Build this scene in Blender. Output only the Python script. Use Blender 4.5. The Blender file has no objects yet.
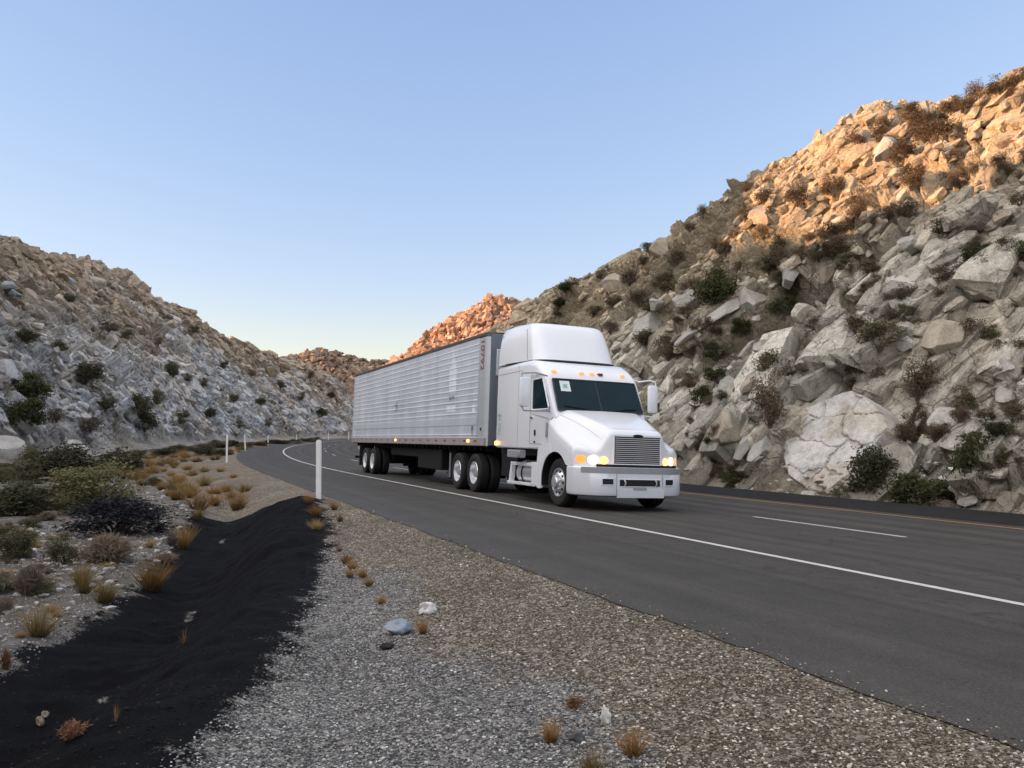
import bpy, math, random
import numpy as np
from mathutils import Vector, Matrix, Quaternion

random.seed(7)
RNG = np.random.default_rng(7)
SC = bpy.context.scene
COL = SC.collection
pi = math.pi

# ------------------------------------------------------------------ camera
F_PX, W, H = 835.0, 1024, 768
PITCH = math.atan((437 - 384) / F_PX)
CAM_Z = 1.31
cd = bpy.data.cameras.new('camera')
cam = bpy.data.objects.new('camera', cd)
COL.objects.link(cam)
cam.location = (0, 0, CAM_Z)
cam.rotation_euler = (pi / 2 + PITCH, 0, 0)
cd.sensor_width = 36.0
cd.lens = F_PX / W * 36.0
cd.clip_start = 0.05
cd.clip_end = 6000
SC.camera = cam
CP, SP = math.cos(PITCH), math.sin(PITCH)


def ray(px, py):
    x, v = (px - 512) / F_PX, -(py - 384) / F_PX
    d = np.array([x, CP - v * SP, SP + v * CP])
    return d / d[1]


def gpt(px, py, z=-0.45):
    d = ray(px, py)
    k = (z - CAM_Z) / d[2]
    return d[0] * k, d[1] * k


def project(P):
    x, y, z = P[:, 0], P[:, 1], P[:, 2] - CAM_Z
    dep = y * CP + z * SP
    up = -y * SP + z * CP
    dep = np.where(dep < 0.3, np.nan, dep)
    return 512 + F_PX * x / dep, 384 - F_PX * up / dep, dep


# ------------------------------------------------------------------ object helpers
def tag(o, label=None, cat=None, group=None, kind=None):
    if label: o['label'] = label
    if cat: o['category'] = cat
    if group: o['group'] = group
    if kind: o['kind'] = kind
    return o


def empty(name, loc=(0, 0, 0), rot=(0, 0, 0)):
    o = bpy.data.objects.new(name, None)
    o.empty_display_size = 0.3
    COL.objects.link(o)
    o.location = loc
    o.rotation_euler = rot
    return o


def np_mesh(name, V, Fs, mats, col=None, smooth=False, parent=None, midx=None, attrs=None):
    """V Nx3, Fs list of int arrays (each Mx3 or Mx4)"""
    V = np.ascontiguousarray(V, dtype=np.float32)
    me = bpy.data.meshes.new(name)
    if isinstance(Fs, np.ndarray): Fs = [Fs]
    Fs = [f for f in Fs if len(f)]
    nl = sum(f.size for f in Fs)
    npoly = sum(len(f) for f in Fs)
    me.vertices.add(len(V)); me.vertices.foreach_set('co', V.ravel())
    me.loops.add(nl); me.polygons.add(npoly)
    me.loops.foreach_set('vertex_index', np.concatenate([f.ravel() for f in Fs]).astype(np.int32))
    tot = np.concatenate([np.full(len(f), f.shape[1], np.int32) for f in Fs])
    st = np.concatenate([[0], np.cumsum(tot)[:-1]]).astype(np.int32)
    me.polygons.foreach_set('loop_start', st)
    me.polygons.foreach_set('use_smooth', np.full(npoly, smooth, dtype=bool))
    if midx is not None: me.polygons.foreach_set('material_index', np.asarray(midx, np.int32))
    me.update(calc_edges=True)
    if col is not None:
        a = me.color_attributes.new('Col', 'FLOAT_COLOR', 'POINT')
        c = np.ones((len(V), 4), np.float32); c[:, :3] = col
        a.data.foreach_set('color', c.ravel())
    if attrs:
        for k, v in attrs.items():
            a = me.attributes.new(k, 'FLOAT', 'POINT')
            a.data.foreach_set('value', np.ascontiguousarray(v, dtype=np.float32))
    if not isinstance(mats, (list, tuple)): mats = [mats]
    for m in mats: me.materials.append(m)
    o = bpy.data.objects.new(name, me)
    COL.objects.link(o)
    if parent is not None: o.parent = parent
    return o


class MB:
    """collects simple solids into one mesh"""
    def __init__(s): s.v = []; s.f = []; s.m = []
    def add(s, V, F, m=0):
        b = len(s.v)
        s.v += [tuple(p) for p in V]
        s.f += [tuple(i + b for i in f) for f in F]
        s.m += [m] * len(F)
        return s
    def box(s, x0, x1, y0, y1, z0, z1, m=0, bev=0.0):
        if bev <= 0:
            V = [(x, y, z) for x in (x0, x1) for y in (y0, y1) for z in (z0, z1)]
            F = [(0, 1, 3, 2), (4, 6, 7, 5), (0, 4, 5, 1), (2, 3, 7, 6), (0, 2, 6, 4), (1, 5, 7, 3)]
            return s.add(V, F, m)
        c = ((x0 + x1) / 2, (y0 + y1) / 2, (z0 + z1) / 2)
        hx, hy, hz = abs(x1 - x0) / 2, abs(y1 - y0) / 2, abs(z1 - z0) / 2
        b = min(bev, hx * .9, hy * .9, hz * .9)
        import bmesh
        bm = bmesh.new()
        bmesh.ops.create_cube(bm, size=1.0)
        for v in bm.verts: v.co = Vector((v.co.x * 2 * hx + c[0], v.co.y * 2 * hy + c[1], v.co.z * 2 * hz + c[2]))
        bmesh.ops.bevel(bm, geom=bm.edges[:], offset=b, segments=2, profile=.5, affect='EDGES')
        bm.verts.index_update()
        s.add([v.co[:] for v in bm.verts], [[v.index for v in f.verts] for f in bm.faces], m)
        bm.free(); return s
    def tube(s, pts, r, n=8, m=0, cap=True):
        pts = [Vector(p) for p in pts]
        rs = r if isinstance(r, (list, tuple)) else [r] * len(pts)
        V = []; prev = None
        for i, p in enumerate(pts):
            t = (pts[min(i + 1, len(pts) - 1)] - pts[max(i - 1, 0)]).normalized()
            if prev is None:
                a = t.orthogonal().normalized()
            else:
                a = (prev - t * prev.dot(t)).normalized()
            prev = a; b = t.cross(a)
            for k in range(n):
                q = 2 * pi * k / n
                V.append(p + (a * math.cos(q) + b * math.sin(q)) * rs[i])
        F = []
        for i in range(len(pts) - 1):
            for k in range(n):
                F.append((i * n + k, i * n + (k + 1) % n, (i + 1) * n + (k + 1) % n, (i + 1) * n + k))
        if cap:
            F.append(tuple(range(n - 1, -1, -1)))
            F.append(tuple((len(pts) - 1) * n + k for k in range(n)))
        return s.add(V, F, m)
    def lathe(s, prof, c, axis='y', n=40, m=0):
        """prof list of (r, h) revolved about axis through c; mat per segment allowed"""
        V = []
        for (r, h) in prof:
            for k in range(n):
                q = 2 * pi * k / n
                a, b = r * math.cos(q), r * math.sin(q)
                V.append({'y': (c[0] + a, c[1] + h, c[2] + b), 'x': (c[0] + h, c[1] + a, c[2] + b), 'z': (c[0] + a, c[1] + b, c[2] + h)}[axis])
        for i in range(len(prof) - 1):
            mm = m[i] if isinstance(m, (list, tuple)) else m
            s_f = [(i * n + k, i * n + (k + 1) % n, (i + 1) * n + (k + 1) % n, (i + 1) * n + k) for k in range(n)]
            if i == 0: b = len(s.v); s.v += [tuple(p) for p in V]
            s.f += [tuple(q + b for q in f) for f in s_f]; s.m += [mm] * n
        return s
    def prism(s, poly, y0, y1, m=0):
        """polygon in x,z extruded along y"""
        n = len(poly)
        V = [(x, y0, z) for x, z in poly] + [(x, y1, z) for x, z in poly]
        F = [tuple(range(n)), tuple(range(2 * n - 1, n - 1, -1))]
        F += [(i, i + n, (i + 1) % n + n, (i + 1) % n) for i in range(n)]
        return s.add(V, F, m)
    def grid(s, G, m=0, wrap=False):
        """G [rows][cols] of points"""
        r, c = len(G), len(G[0])
        V = [p for row in G for p in row]
        F = []
        for i in range(r - 1):
            for j in range(c if wrap else c - 1):
                j2 = (j + 1) % c
                F.append((i * c + j, i * c + j2, (i + 1) * c + j2, (i + 1) * c + j))
        return s.add(V, F, m)
    def build(s, name, mats, parent=None, smooth=False, angle=None):
        me = bpy.data.meshes.new(name)
        me.from_pydata([tuple(map(float, v)) for v in s.v], [], s.f)
        if not isinstance(mats, (list, tuple)): mats = [mats]
        for m in mats: me.materials.append(m)
        me.polygons.foreach_set('material_index', np.array(s.m, np.int32))
        import bmesh
        bm = bmesh.new(); bm.from_mesh(me)
        bmesh.ops.recalc_face_normals(bm, faces=bm.faces[:])
        bm.to_mesh(me); bm.free()
        if smooth or angle:
            me.polygons.foreach_set('use_smooth', np.ones(len(me.polygons), dtype=bool))
            me.set_sharp_from_angle(angle=math.radians(angle or 40))
        me.update()
        o = bpy.data.objects.new(name, me)
        COL.objects.link(o)
        if parent is not None: o.parent = parent
        return o


# ------------------------------------------------------------------ numpy noise
def hsh(ix, iy, seed):
    ix = ix.astype(np.int64).astype(np.uint32); iy = iy.astype(np.int64).astype(np.uint32)
    h = ix * np.uint32(374761393) + iy * np.uint32(668265263) + np.uint32((seed * 2246822519) & 0xffffffff)
    h = (h ^ (h >> np.uint32(13))) * np.uint32(1274126177)
    h = (h ^ (h >> np.uint32(16))) * np.uint32(2654435761)
    return h ^ (h >> np.uint32(15))


def u01(h): return (h & np.uint32(0xffffff)).astype(np.float64) / 16777216.0


def vnoise(x, y, seed=0):
    x0, y0 = np.floor(x), np.floor(y)
    fx, fy = x - x0, y - y0
    fx = fx * fx * fx * (fx * (fx * 6 - 15) + 10); fy = fy * fy * fy * (fy * (fy * 6 - 15) + 10)
    a, b = u01(hsh(x0, y0, seed)), u01(hsh(x0 + 1, y0, seed))
    c, d = u01(hsh(x0, y0 + 1, seed)), u01(hsh(x0 + 1, y0 + 1, seed))
    return (a * (1 - fx) + b * fx) * (1 - fy) + (c * (1 - fx) + d * fx) * fy - 0.5


def fbm(x, y, seed=0, oct=4, gain=.5):
    r = 0; a = 1.0
    for i in range(oct):
        r = r + a * vnoise(x, y, seed + i * 17)
        x = x * 2.03 + 3.1; y = y * 1.97 - 1.7; a *= gain
    return r


def rnd3(idh):
    k = idh * np.uint32(2654435761); k ^= k >> np.uint32(15)
    k2 = k * np.uint32(2246822519); k2 ^= k2 >> np.uint32(13)
    k3 = k2 * np.uint32(3266489917); k3 ^= k3 >> np.uint32(16)
    return u01(k), u01(k2), u01(k3)


def voro(x, y, seed):
    """the two nearest cells: f1, f2, three random numbers of each, offset to each centre"""
    x0, y0 = np.floor(x), np.floor(y)
    f1 = np.full(x.shape, 9.0); f2 = np.full(x.shape, 9.0)
    i1 = np.zeros(x.shape, np.uint32); i2 = i1.copy()
    x1 = np.zeros(x.shape); y1 = x1.copy(); x2 = x1.copy(); y2 = x1.copy()
    for i in (-1, 0, 1):
        for j in (-1, 0, 1):
            h = hsh(x0 + i, y0 + j, seed)
            px = x0 + i + .08 + .84 * u01(h); py = y0 + j + .08 + .84 * u01(h >> np.uint32(8))
            dx, dy = x - px, y - py
            d = np.sqrt(dx * dx + dy * dy)
            c = d < f1; e = (~c) & (d < f2)
            f2 = np.where(c, f1, np.where(e, d, f2)); i2 = np.where(c, i1, np.where(e, h, i2))
            x2 = np.where(c, x1, np.where(e, dx, x2)); y2 = np.where(c, y1, np.where(e, dy, y2))
            f1 = np.where(c, d, f1); i1 = np.where(c, h, i1); x1 = np.where(c, dx, x1); y1 = np.where(c, dy, y1)
    return f1, f2, rnd3(i1), (x1, y1), rnd3(i2), (x2, y2)


def sstep(a, b, x):
    t = np.clip((x - a) / (b - a), 0, 1)
    return t * t * (3 - 2 * t)


def interp(x, pts):
    return np.interp(x, [p[0] for p in pts], [p[1] for p in pts])


# ------------------------------------------------------------------ road frame: s along the left asphalt edge, n to the right of it
TH0 = math.radians(-22.6)
P0 = np.array([2.16, 3.52]); D0 = np.array([math.sin(TH0), math.cos(TH0)]); N0 = np.array([math.cos(TH0), -math.sin(TH0)])
S0, R0 = 27.0, 370.0
PC = P0 + D0 * S0; CC = PC + N0 * R0
BANK = 0.0345


def zrise(s):
    return 1.0 * np.clip((s - 45) / 150.0, 0, 3) ** 1.25


def fr(s, n):
    """road frame -> world x, y"""
    s = np.asarray(s, float); n = np.asarray(n, float)
    xs = P0[0] + D0[0] * s + N0[0] * n; ys = P0[1] + D0[1] * s + N0[1] * n
    th = TH0 + (s - S0) / R0
    xc = CC[0] - (R0 - n) * np.cos(th); yc = CC[1] + (R0 - n) * np.sin(th)
    return np.where(s <= S0, xs, xc), np.where(s <= S0, ys, yc)


def inv(x, y):
    s = (x - P0[0]) * D0[0] + (y - P0[1]) * D0[1]
    n = (x - P0[0]) * N0[0] + (y - P0[1]) * N0[1]
    th = np.arctan2(y - CC[1], -(x - CC[0]))
    dist = np.hypot(x - CC[0], y - CC[1])
    return np.where(s <= S0, s, S0 + (th - TH0) * R0), np.where(s <= S0, n, R0 - dist)


def zroad(s, n):
    return zrise(s) - BANK * n
# ------------------------------------------------------------------ materials
class NT:
    def __init__(s, name):
        s.m = bpy.data.materials.new(name); s.m.use_nodes = True
        s.t = s.m.node_tree; s.n = s.t.nodes; s.l = s.t.links
        s.bsdf = s.n['Principled BSDF']; s.out = s.n['Material Output']
    def new(s, typ, **kw):
        nd = s.n.new(typ)
        for k, v in kw.items():
            if k.startswith('_'): setattr(nd, k[1:], v)
            else: nd.inputs[k.replace('__', ' ')].default_value = v
        return nd
    def link(s, a, b): s.l.new(a, b)
    def coord(s, which='Object', scale=(1, 1, 1)):
        c = s.n.new('ShaderNodeTexCoord'); mp = s.n.new('ShaderNodeMapping')
        mp.inputs['Scale'].default_value = scale
        s.link(c.outputs[which], mp.inputs['Vector']); return mp.outputs['Vector']
    def noise(s, vec, scale, detail=6, rough=.6):
        nd = s.new('ShaderNodeTexNoise', Scale=scale, Detail=detail, Roughness=rough)
        s.link(vec, nd.inputs['Vector']); return nd.outputs['Fac']
    def ramp(s, fac, stops):
        r = s.n.new('ShaderNodeValToRGB'); e = r.color_ramp.elements
        while len(e) < len(stops): e.new(.5)
        for el, (p, c) in zip(e, stops):
            el.position = p; el.color = (c, c, c, 1) if isinstance(c, (int, float)) else (*c, 1)
        s.link(fac, r.inputs['Fac']); return r.outputs['Color']
    def mix(s, fac, a, b, blend='MIX'):
        nd = s.n.new('ShaderNodeMix'); nd.data_type = 'RGBA'; nd.blend_type = blend
        for sock, v in ((nd.inputs[0], fac), (nd.inputs[6], a), (nd.inputs[7], b)):
            if isinstance(v, bpy.types.NodeSocket): s.link(v, sock)
            elif isinstance(v, (int, float)): sock.default_value = v
            else: sock.default_value = (*v, 1)
        return nd.outputs[2]
    def math(s, op, a, b=0.0):
        nd = s.n.new('ShaderNodeMath'); nd.operation = op
        for k, v in ((0, a), (1, b)):
            if isinstance(v, bpy.types.NodeSocket): s.link(v, nd.inputs[k])
            else: nd.inputs[k].default_value = v
        return nd.outputs[0]
    def attr(s, name, out='Color'):
        nd = s.n.new('ShaderNodeAttribute'); nd.attribute_name = name; return nd.outputs[out]
    def bump(s, h, strength=.5, dist=.02, prev=None):
        nd = s.new('ShaderNodeBump', Strength=strength, Distance=dist)
        s.link(h, nd.inputs['Height'])
        if prev is not None: s.link(prev, nd.inputs['Normal'])
        s.link(nd.outputs['Normal'], s.bsdf.inputs['Normal']); return nd.outputs['Normal']
    def set(s, **kw):
        for k, v in kw.items():
            i = s.bsdf.inputs[k.replace('__', ' ')]
            if isinstance(v, bpy.types.NodeSocket): s.link(v, i)
            elif isinstance(v, tuple) and len(v) == 3: i.default_value = (*v, 1)
            else: i.default_value = v
        return s.m


def mat_plain(name, col, rough=.5, metal=0.0, var=.12, scale=6.0, bump=0.0, **kw):
    k = NT(name); v = k.coord()
    f = k.noise(v, scale, 5)
    c = k.mix(f, tuple(x * (1 - var) for x in col), tuple(min(1, x * (1 + var)) for x in col))
    k.set(Base__Color=c, Roughness=rough, Metallic=metal, **kw)
    if bump: k.bump(k.noise(v, scale * 8, 3), bump, .01)
    return k.m


def mat_rock():
    k = NT('rock'); v = k.coord()
    col = k.attr('Col')
    n1 = k.noise(v, .9, 7, .62); n2 = k.noise(v, 5.0, 7, .7); n3 = k.noise(v, 26.0, 4, .7)
    vs = k.coord(scale=(1.0, 1.0, .22)); st = k.noise(vs, 1.7, 6, .65)
    c = k.mix(1.0, col, k.ramp(n1, [(.28, .92), (.5, 1.25), (.75, 1.5)]), 'MULTIPLY')
    c = k.mix(1.0, c, k.ramp(n2, [(.3, .66), (.5, 1.0), (.72, 1.24)]), 'MULTIPLY')
    c = k.mix(1.0, c, k.ramp(n3, [(.32, .7), (.5, 1.0), (.7, 1.2)]), 'MULTIPLY')
    c = k.mix(k.ramp(st, [(.52, 0.0), (.7, .38)]), c, (.17, .125, .085))
    # joints: thin crooked cracks at two scales
    wv = k.n.new('ShaderNodeTexNoise'); wv.inputs['Scale'].default_value = 1.1; wv.inputs['Detail'].default_value = 6.0; k.link(v, wv.inputs['Vector'])
    va = k.n.new('ShaderNodeVectorMath'); va.operation = 'ADD'; k.link(v, va.inputs[0]); k.link(wv.outputs['Color'], va.inputs[1])
    hs = None
    msk = k.ramp(k.noise(v, .55, 4, .6), [(.42, .12), (.6, 1.0)])
    for sc_, wd_, st_ in ((.8, .022, .62), (2.1, .035, .40)):
        ve = k.n.new('ShaderNodeTexVoronoi'); ve.feature = 'DISTANCE_TO_EDGE'; ve.inputs['Scale'].default_value = sc_; k.link(va.outputs[0], ve.inputs['Vector'])
        ck = k.ramp(ve.outputs['Distance'], [(wd_ * .25, 1.0), (wd_, 0.0)])
        ck = k.math('MULTIPLY', ck, msk)
        c = k.mix(k.math('MULTIPLY', ck, st_), c, (.085, .068, .05))
        hs = ck if hs is None else k.math('MAXIMUM', hs, ck)
    k.set(Base__Color=c, Roughness=.93, Specular__IOR__Level=.18)
    b = k.bump(n2, .9, .16); b = k.bump(n3, .8, .04, b); k.bump(k.math('SUBTRACT', 1.0, hs), .8, .06, b)
    return k.m


def mat_ground():
    k = NT('desert_ground'); v = k.coord()
    blk = k.attr('black', 'Fac'); grv = k.attr('gravel', 'Fac'); tan = k.attr('tan', 'Fac')
    # gravel chips
    vo = k.new('ShaderNodeTexVoronoi', Scale=80.0); k.link(v, vo.inputs['Vector'])
    vo2 = k.new('ShaderNodeTexVoronoi', Scale=26.0); k.link(v, vo2.inputs['Vector'])
    sep = k.n.new('ShaderNodeSeparateColor'); k.link(vo.outputs['Color'], sep.inputs['Color'])
    sep2 = k.n.new('ShaderNodeSeparateColor'); k.link(vo2.outputs['Color'], sep2.inputs['Color'])
    g = k.ramp(sep.outputs[0], [(0, (.04, .04, .042)), (.3, (.11, .108, .105)), (.62, (.2, .195, .185)), (.84, (.36, .345, .32)), (1, (.6, .57, .52))])
    t = k.ramp(sep.outputs[0], [(0, (.055, .043, .032)), (.35, (.12, .096, .07)), (.66, (.20, .162, .118)), (.88, (.36, .31, .24)), (1, (.58, .53, .45))])
    gc = k.mix(tan, g, t)
    gc = k.mix(k.math('MULTIPLY', k.math('GREATER_THAN', sep2.outputs[1], .86), .55), gc, (.46, .43, .37))
    big = k.noise(v, .55, 6, .65)
    gc = k.mix(1.0, gc, k.ramp(big, [(.3, .72), (.7, 1.2)]), 'MULTIPLY')
    # sand
    n1 = k.noise(v, 2.2, 8, .7); n2 = k.noise(v, 34, 4, .7)
    sd = k.ramp(n1, [(.25, (.085, .07, .054)), (.48, (.165, .145, .124)), (.72, (.31, .295, .275))])
    sd = k.mix(1.0, sd, k.ramp(n2, [(.3, .55), (.5, 1.0), (.72, 1.35)]), 'MULTIPLY')
    c = k.mix(grv, sd, gc)
    # black grindings
    n3 = k.noise(v, 60, 4, .7); n4 = k.noise(v, 3.5, 8, .7)
    bc = k.ramp(n3, [(.25, (.002, .002, .0024)), (.6, (.0055, .0055, .0068)), (.82, (.020, .020, .021))])
    bc = k.mix(1.0, bc, k.ramp(n4, [(.3, .7), (.7, 1.5)]), 'MULTIPLY')
    edge = k.math('ADD', blk, k.math('MULTIPLY', k.math('SUBTRACT', n4, .5), 1.5))
    edge = k.math('ADD', edge, k.math('MULTIPLY', k.math('SUBTRACT', n3, .5), .8))
    bm = k.ramp(edge, [(.44, 0.0), (.56, 1.0)])
    c = k.mix(bm, c, bc)
    k.set(Base__Color=c, Roughness=.95, Specular__IOR__Level=.12)
    b1 = k.bump(vo.outputs['Distance'], .5, .012)
    b2 = k.bump(n2, .5, .03, b1); k.bump(n3, .9, .03, b2)
    return k.m


def mat_asphalt(name, base=.044, tint=(1.08, 1.0, .88)):
    k = NT(name); v = k.coord()
    u = k.attr('across', 'Fac')
    fine = k.noise(v, 70, 4, .75); mid = k.noise(v, 1.1, 7, .65)
    vl = k.coord(scale=(1, 1, 1))
    c = k.ramp(fine, [(.25, tuple(base * .45 * t for t in tint)), (.5, tuple(base * t for t in tint)), (.72, tuple(base * 2.0 * t for t in tint))])
    c = k.mix(1.0, c, k.ramp(mid, [(.3, .82), (.7, 1.18)]), 'MULTIPLY')
    # wheel paths and edges as along-the-road bands carried by the attribute
    band = k.new('ShaderNodeTexNoise', Scale=1.6, Detail=5.0, Roughness=.6); band.noise_dimensions = '1D'
    k.link(u, band.inputs['W'])
    c = k.mix(1.0, c, k.ramp(band.outputs['Fac'], [(.3, .70), (.7, 1.36)]), 'MULTIPLY')
    # broken, darker surface beside the edge line, and hairline cracks
    bx = k.math('ABSOLUTE', k.math('SUBTRACT', u, 2.75)); near = k.ramp(k.math('DIVIDE', bx, 1.0), [(.25, 1.0), (.62, 0.0)])
    br = k.ramp(k.noise(v, 5.5, 6, .75), [(.54, 0.0), (.60, 1.0)])
    c = k.mix(k.math('MULTIPLY', k.math('MULTIPLY', near, br), .55), c, tuple(base * .35 * t for t in tint))
    ve = k.n.new('ShaderNodeTexVoronoi'); ve.feature = 'DISTANCE_TO_EDGE'; ve.inputs['Scale'].default_value = .42
    wv = k.n.new('ShaderNodeTexNoise'); wv.inputs['Scale'].default_value = 1.3; wv.inputs['Detail'].default_value = 5.0
    k.link(v, wv.inputs['Vector']); va = k.n.new('ShaderNodeVectorMath'); va.operation = 'ADD'; k.link(v, va.inputs[0]); k.link(wv.outputs['Color'], va.inputs[1]); k.link(va.outputs[0], ve.inputs['Vector'])
    ck = k.math('MULTIPLY', k.ramp(ve.outputs['Distance'], [(.004, 1.0), (.012, 0.0)]), k.ramp(k.noise(v, .25, 3), [(.45, 0.0), (.6, .6)]))
    c = k.mix(ck, c, (.012, .012, .012))
    spk = k.ramp(k.noise(v, 24, 2, .5), [(.70, 0.0), (.76, .5)])
    c = k.mix(spk, c, (.16, .15, .135))
    k.set(Base__Color=c, Roughness=.82, Specular__IOR__Level=.3)
    k.bump(fine, .35, .008)
    return k.m


def mat_leaf(name, rough=.75):
    k = NT(name)
    col = k.attr('Col'); v = k.coord()
    oi = k.n.new('ShaderNodeObjectInfo')
    c = k.mix(1.0, col, k.ramp(oi.outputs['Random'], [(0, .75), (1, 1.3)]), 'MULTIPLY')
    c = k.mix(1.0, c, k.ramp(k.noise(v, 9.0, 3), [(.3, .8), (.7, 1.2)]), 'MULTIPLY')
    k.set(Base__Color=c, Roughness=rough, Specular__IOR__Level=.15)
    tr = k.n.new('ShaderNodeBsdfTranslucent'); k.link(c, tr.inputs['Color'])
    mx = k.n.new('ShaderNodeMixShader'); mx.inputs[0].default_value = .25
    k.link(k.bsdf.outputs[0], mx.inputs[1]); k.link(tr.outputs[0], mx.inputs[2]); k.link(mx.outputs[0], k.out.inputs['Surface'])
    return k.m


def mat_stone(name='loose_stone'):
    k = NT(name); v = k.coord(); col = k.attr('Col')
    n = k.noise(v, 3.0, 7, .68); n2 = k.noise(v, 18.0, 5, .7)
    c = k.mix(1.0, col, k.ramp(n, [(.28, .62), (.5, 1.0), (.72, 1.2)]), 'MULTIPLY')
    c = k.mix(1.0, c, k.ramp(n2, [(.3, .75), (.7, 1.2)]), 'MULTIPLY')
    k.set(Base__Color=c, Roughness=.92, Specular__IOR__Level=.2)
    b = k.bump(n, .5, .06); k.bump(n2, .5, .015, b)
    return k.m


def mat_alu(name, c0, c1, rough=.38, metal=.85):
    k = NT(name); v = k.coord(scale=(.9, 1, 1))
    vs = k.coord(scale=(.6, 1, .12)); vh = k.coord(scale=(.08, 1, 5.0))
    a = k.noise(vs, 2.2, 6, .65); b = k.noise(vh, 2.0, 6, .7); d = k.noise(v, .55, 5, .6)
    f = k.math('ADD', k.math('MULTIPLY', a, .4), k.math('ADD', k.math('MULTIPLY', b, .25), k.math('MULTIPLY', d, .35)))
    c = k.ramp(f, [(.36, c0), (.62, c1)])
    k.set(Base__Color=c, Metallic=metal, Roughness=k.ramp(f, [(.3, min(1, rough + .18)), (.7, rough)]))
    k.bump(k.noise(vh, 1.0, 3), .06, .02)
    return k.m


def mat_emit(name, col, strength, base=(.8, .4, .1)):
    k = NT(name); v = k.coord()
    f = k.noise(v, 20, 3)
    k.set(Base__Color=k.mix(f, base, tuple(x * .8 for x in base)), Roughness=.2)
    k.bsdf.inputs['Emission Color'].default_value = (*col, 1)
    k.bsdf.inputs['Emission Strength'].default_value = strength
    return k.m


def mat_paint():
    k = NT('white_paint'); v = k.coord()
    n = k.noise(v, 1.6, 6, .6); dirt = k.noise(v, 7.0, 6, .7)
    c = k.ramp(n, [(.3, (.79, .815, .86)), (.7, (.82, .845, .885))])
    geo = k.n.new('ShaderNodeTexCoord'); sp = k.n.new('ShaderNodeSeparateXYZ'); k.link(geo.outputs['Object'], sp.inputs[0])
    low = k.ramp(k.math('ADD', k.math('MULTIPLY', sp.outputs[2], .5), k.math('MULTIPLY', dirt, .4)), [(.30, .22), (.60, 0.0)])
    c = k.mix(low, c, (.45, .42, .38))
    k.set(Base__Color=c, Roughness=.26, Coat__Weight=.5, Coat__Roughness=.08)
    return k.m


M = {}
M['rock'] = mat_rock(); M['ground'] = mat_ground(); M['asphalt'] = mat_asphalt('asphalt'); M['dike'] = mat_asphalt('asphalt_dike', .010, (1, 1, 1.02))
M['leaf'] = mat_leaf('leaves'); M['dry'] = mat_leaf('dry_stems', .85); M['stone'] = mat_stone()
M['paint'] = mat_paint()
M['alu'] = mat_alu('trailer_aluminium', (.50, .55, .62), (.84, .89, .96), .42, .45)
M['alu_rib'] = mat_alu('rib_aluminium', (.76, .79, .83), (.90, .92, .95), .40, .35)
M['alu_band'] = mat_alu('clean_band', (.60, .65, .72), (.78, .83, .90), .42, .5)
M['alu_post'] = mat_alu('corner_post', (.50, .53, .57), (.68, .71, .75), .42, .6)
M['ghost'] = mat_alu('faded_decal', (.74, .81, .90), (.84, .90, .97), .5, .1)
M['rail'] = mat_plain('bottom_rail', (.42, .39, .385), .5, .35, .2, 3)
M['trailer_front'] = mat_plain('trailer_front_skin', (.16, .18, .21), .5, .3, .25, 3)
M['roofrail'] = mat_plain('roof_rail', (.10, .10, .11), .5, .4)
M['black'] = mat_plain('black_chassis', (.004, .004, .005), .6, 0, .4, 12)
M['rubber'] = mat_plain('tyre_rubber', (.013, .013, .014), .8, 0, .3, 20, .3)
M['slat'] = mat_plain('grille_slat', (.60, .62, .68), .3, .9, .1, 10)
M['chrome'] = mat_plain('chrome', (.78, .78, .8), .14, 1.0, .06, 10)
M['rim'] = mat_plain('wheel_aluminium', (.80, .80, .82), .3, .75, .1, 12)
M['rim_white'] = mat_plain('painted_wheel', (.78, .79, .8), .4, .1, .15, 8)
M['grey'] = mat_plain('grey_stripe', (.33, .33, .36), .45, .1, .15, 8)
M['dark'] = mat_plain('dark_opening', (.01, .01, .012), .7, 0, .3, 10)
M['glass'] = mat_plain('tinted_glass', (.004, .020, .030), .05, 0, .4, 2, Specular__IOR__Level=.22)
M['seam'] = mat_plain('panel_seam', (.30, .31, .33), .6, 0, .2, 8)
M['gap'] = mat_plain('rubber_gap', (.035, .035, .04), .6, 0, .3, 8)
M['sticker'] = mat_plain('paper_sticker', (.66, .76, .76), .5, 0, .1, 30)
M['green_ink'] = mat_plain('green_ink', (.25, .46, .40), .5, 0, .3, 60)
M['red_ink'] = mat_plain('red_ink', (.22, .05, .06), .5, 0, .3, 30)
M['red_tape'] = mat_plain('red_tape', (.28, .03, .03), .4, 0, .3, 30)
M['ghost_ink'] = mat_plain('ghost_ink', (.26, .29, .34), .5, .3, .3, 30)
M['amber'] = mat_emit('amber_lamp', (1.0, .36, .08), 1.0, (.75, .3, .06))
M['amber_bright'] = mat_emit('amber_lamp_lit', (1.0, .46, .10), 1.7, (.8, .35, .08))
M['amber_dim'] = mat_emit('amber_marker', (1.0, .33, .12), .55, (.72, .30, .14))
M['head'] = mat_emit('headlamp', (1.0, .68, .26), 2.0, (.9, .85, .7))
M['orange_lamp'] = mat_emit('turn_lamp', (1.0, .28, .05), .7, (.7, .2, .03))
M['line_white'] = mat_plain('white_marking', (.55, .54, .51), .7, 0, .35, 9)
M['line_yellow'] = mat_plain('yellow_marking', (.42, .24, .08), .7, 0, .35, 9)
M['post'] = mat_plain('post_plastic', (.90, .89, .87), .5, 0, .06, 6)
M['post_grey'] = mat_plain('post_plastic_grey', (.62, .62, .6), .5, 0, .1, 6)
M['bag'] = mat_plain('grey_plastic', (.22, .26, .32), .35, 0, .3, 14)
M['paper'] = mat_plain('litter_white', (.72, .70, .66), .7, 0, .15, 14)
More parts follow.
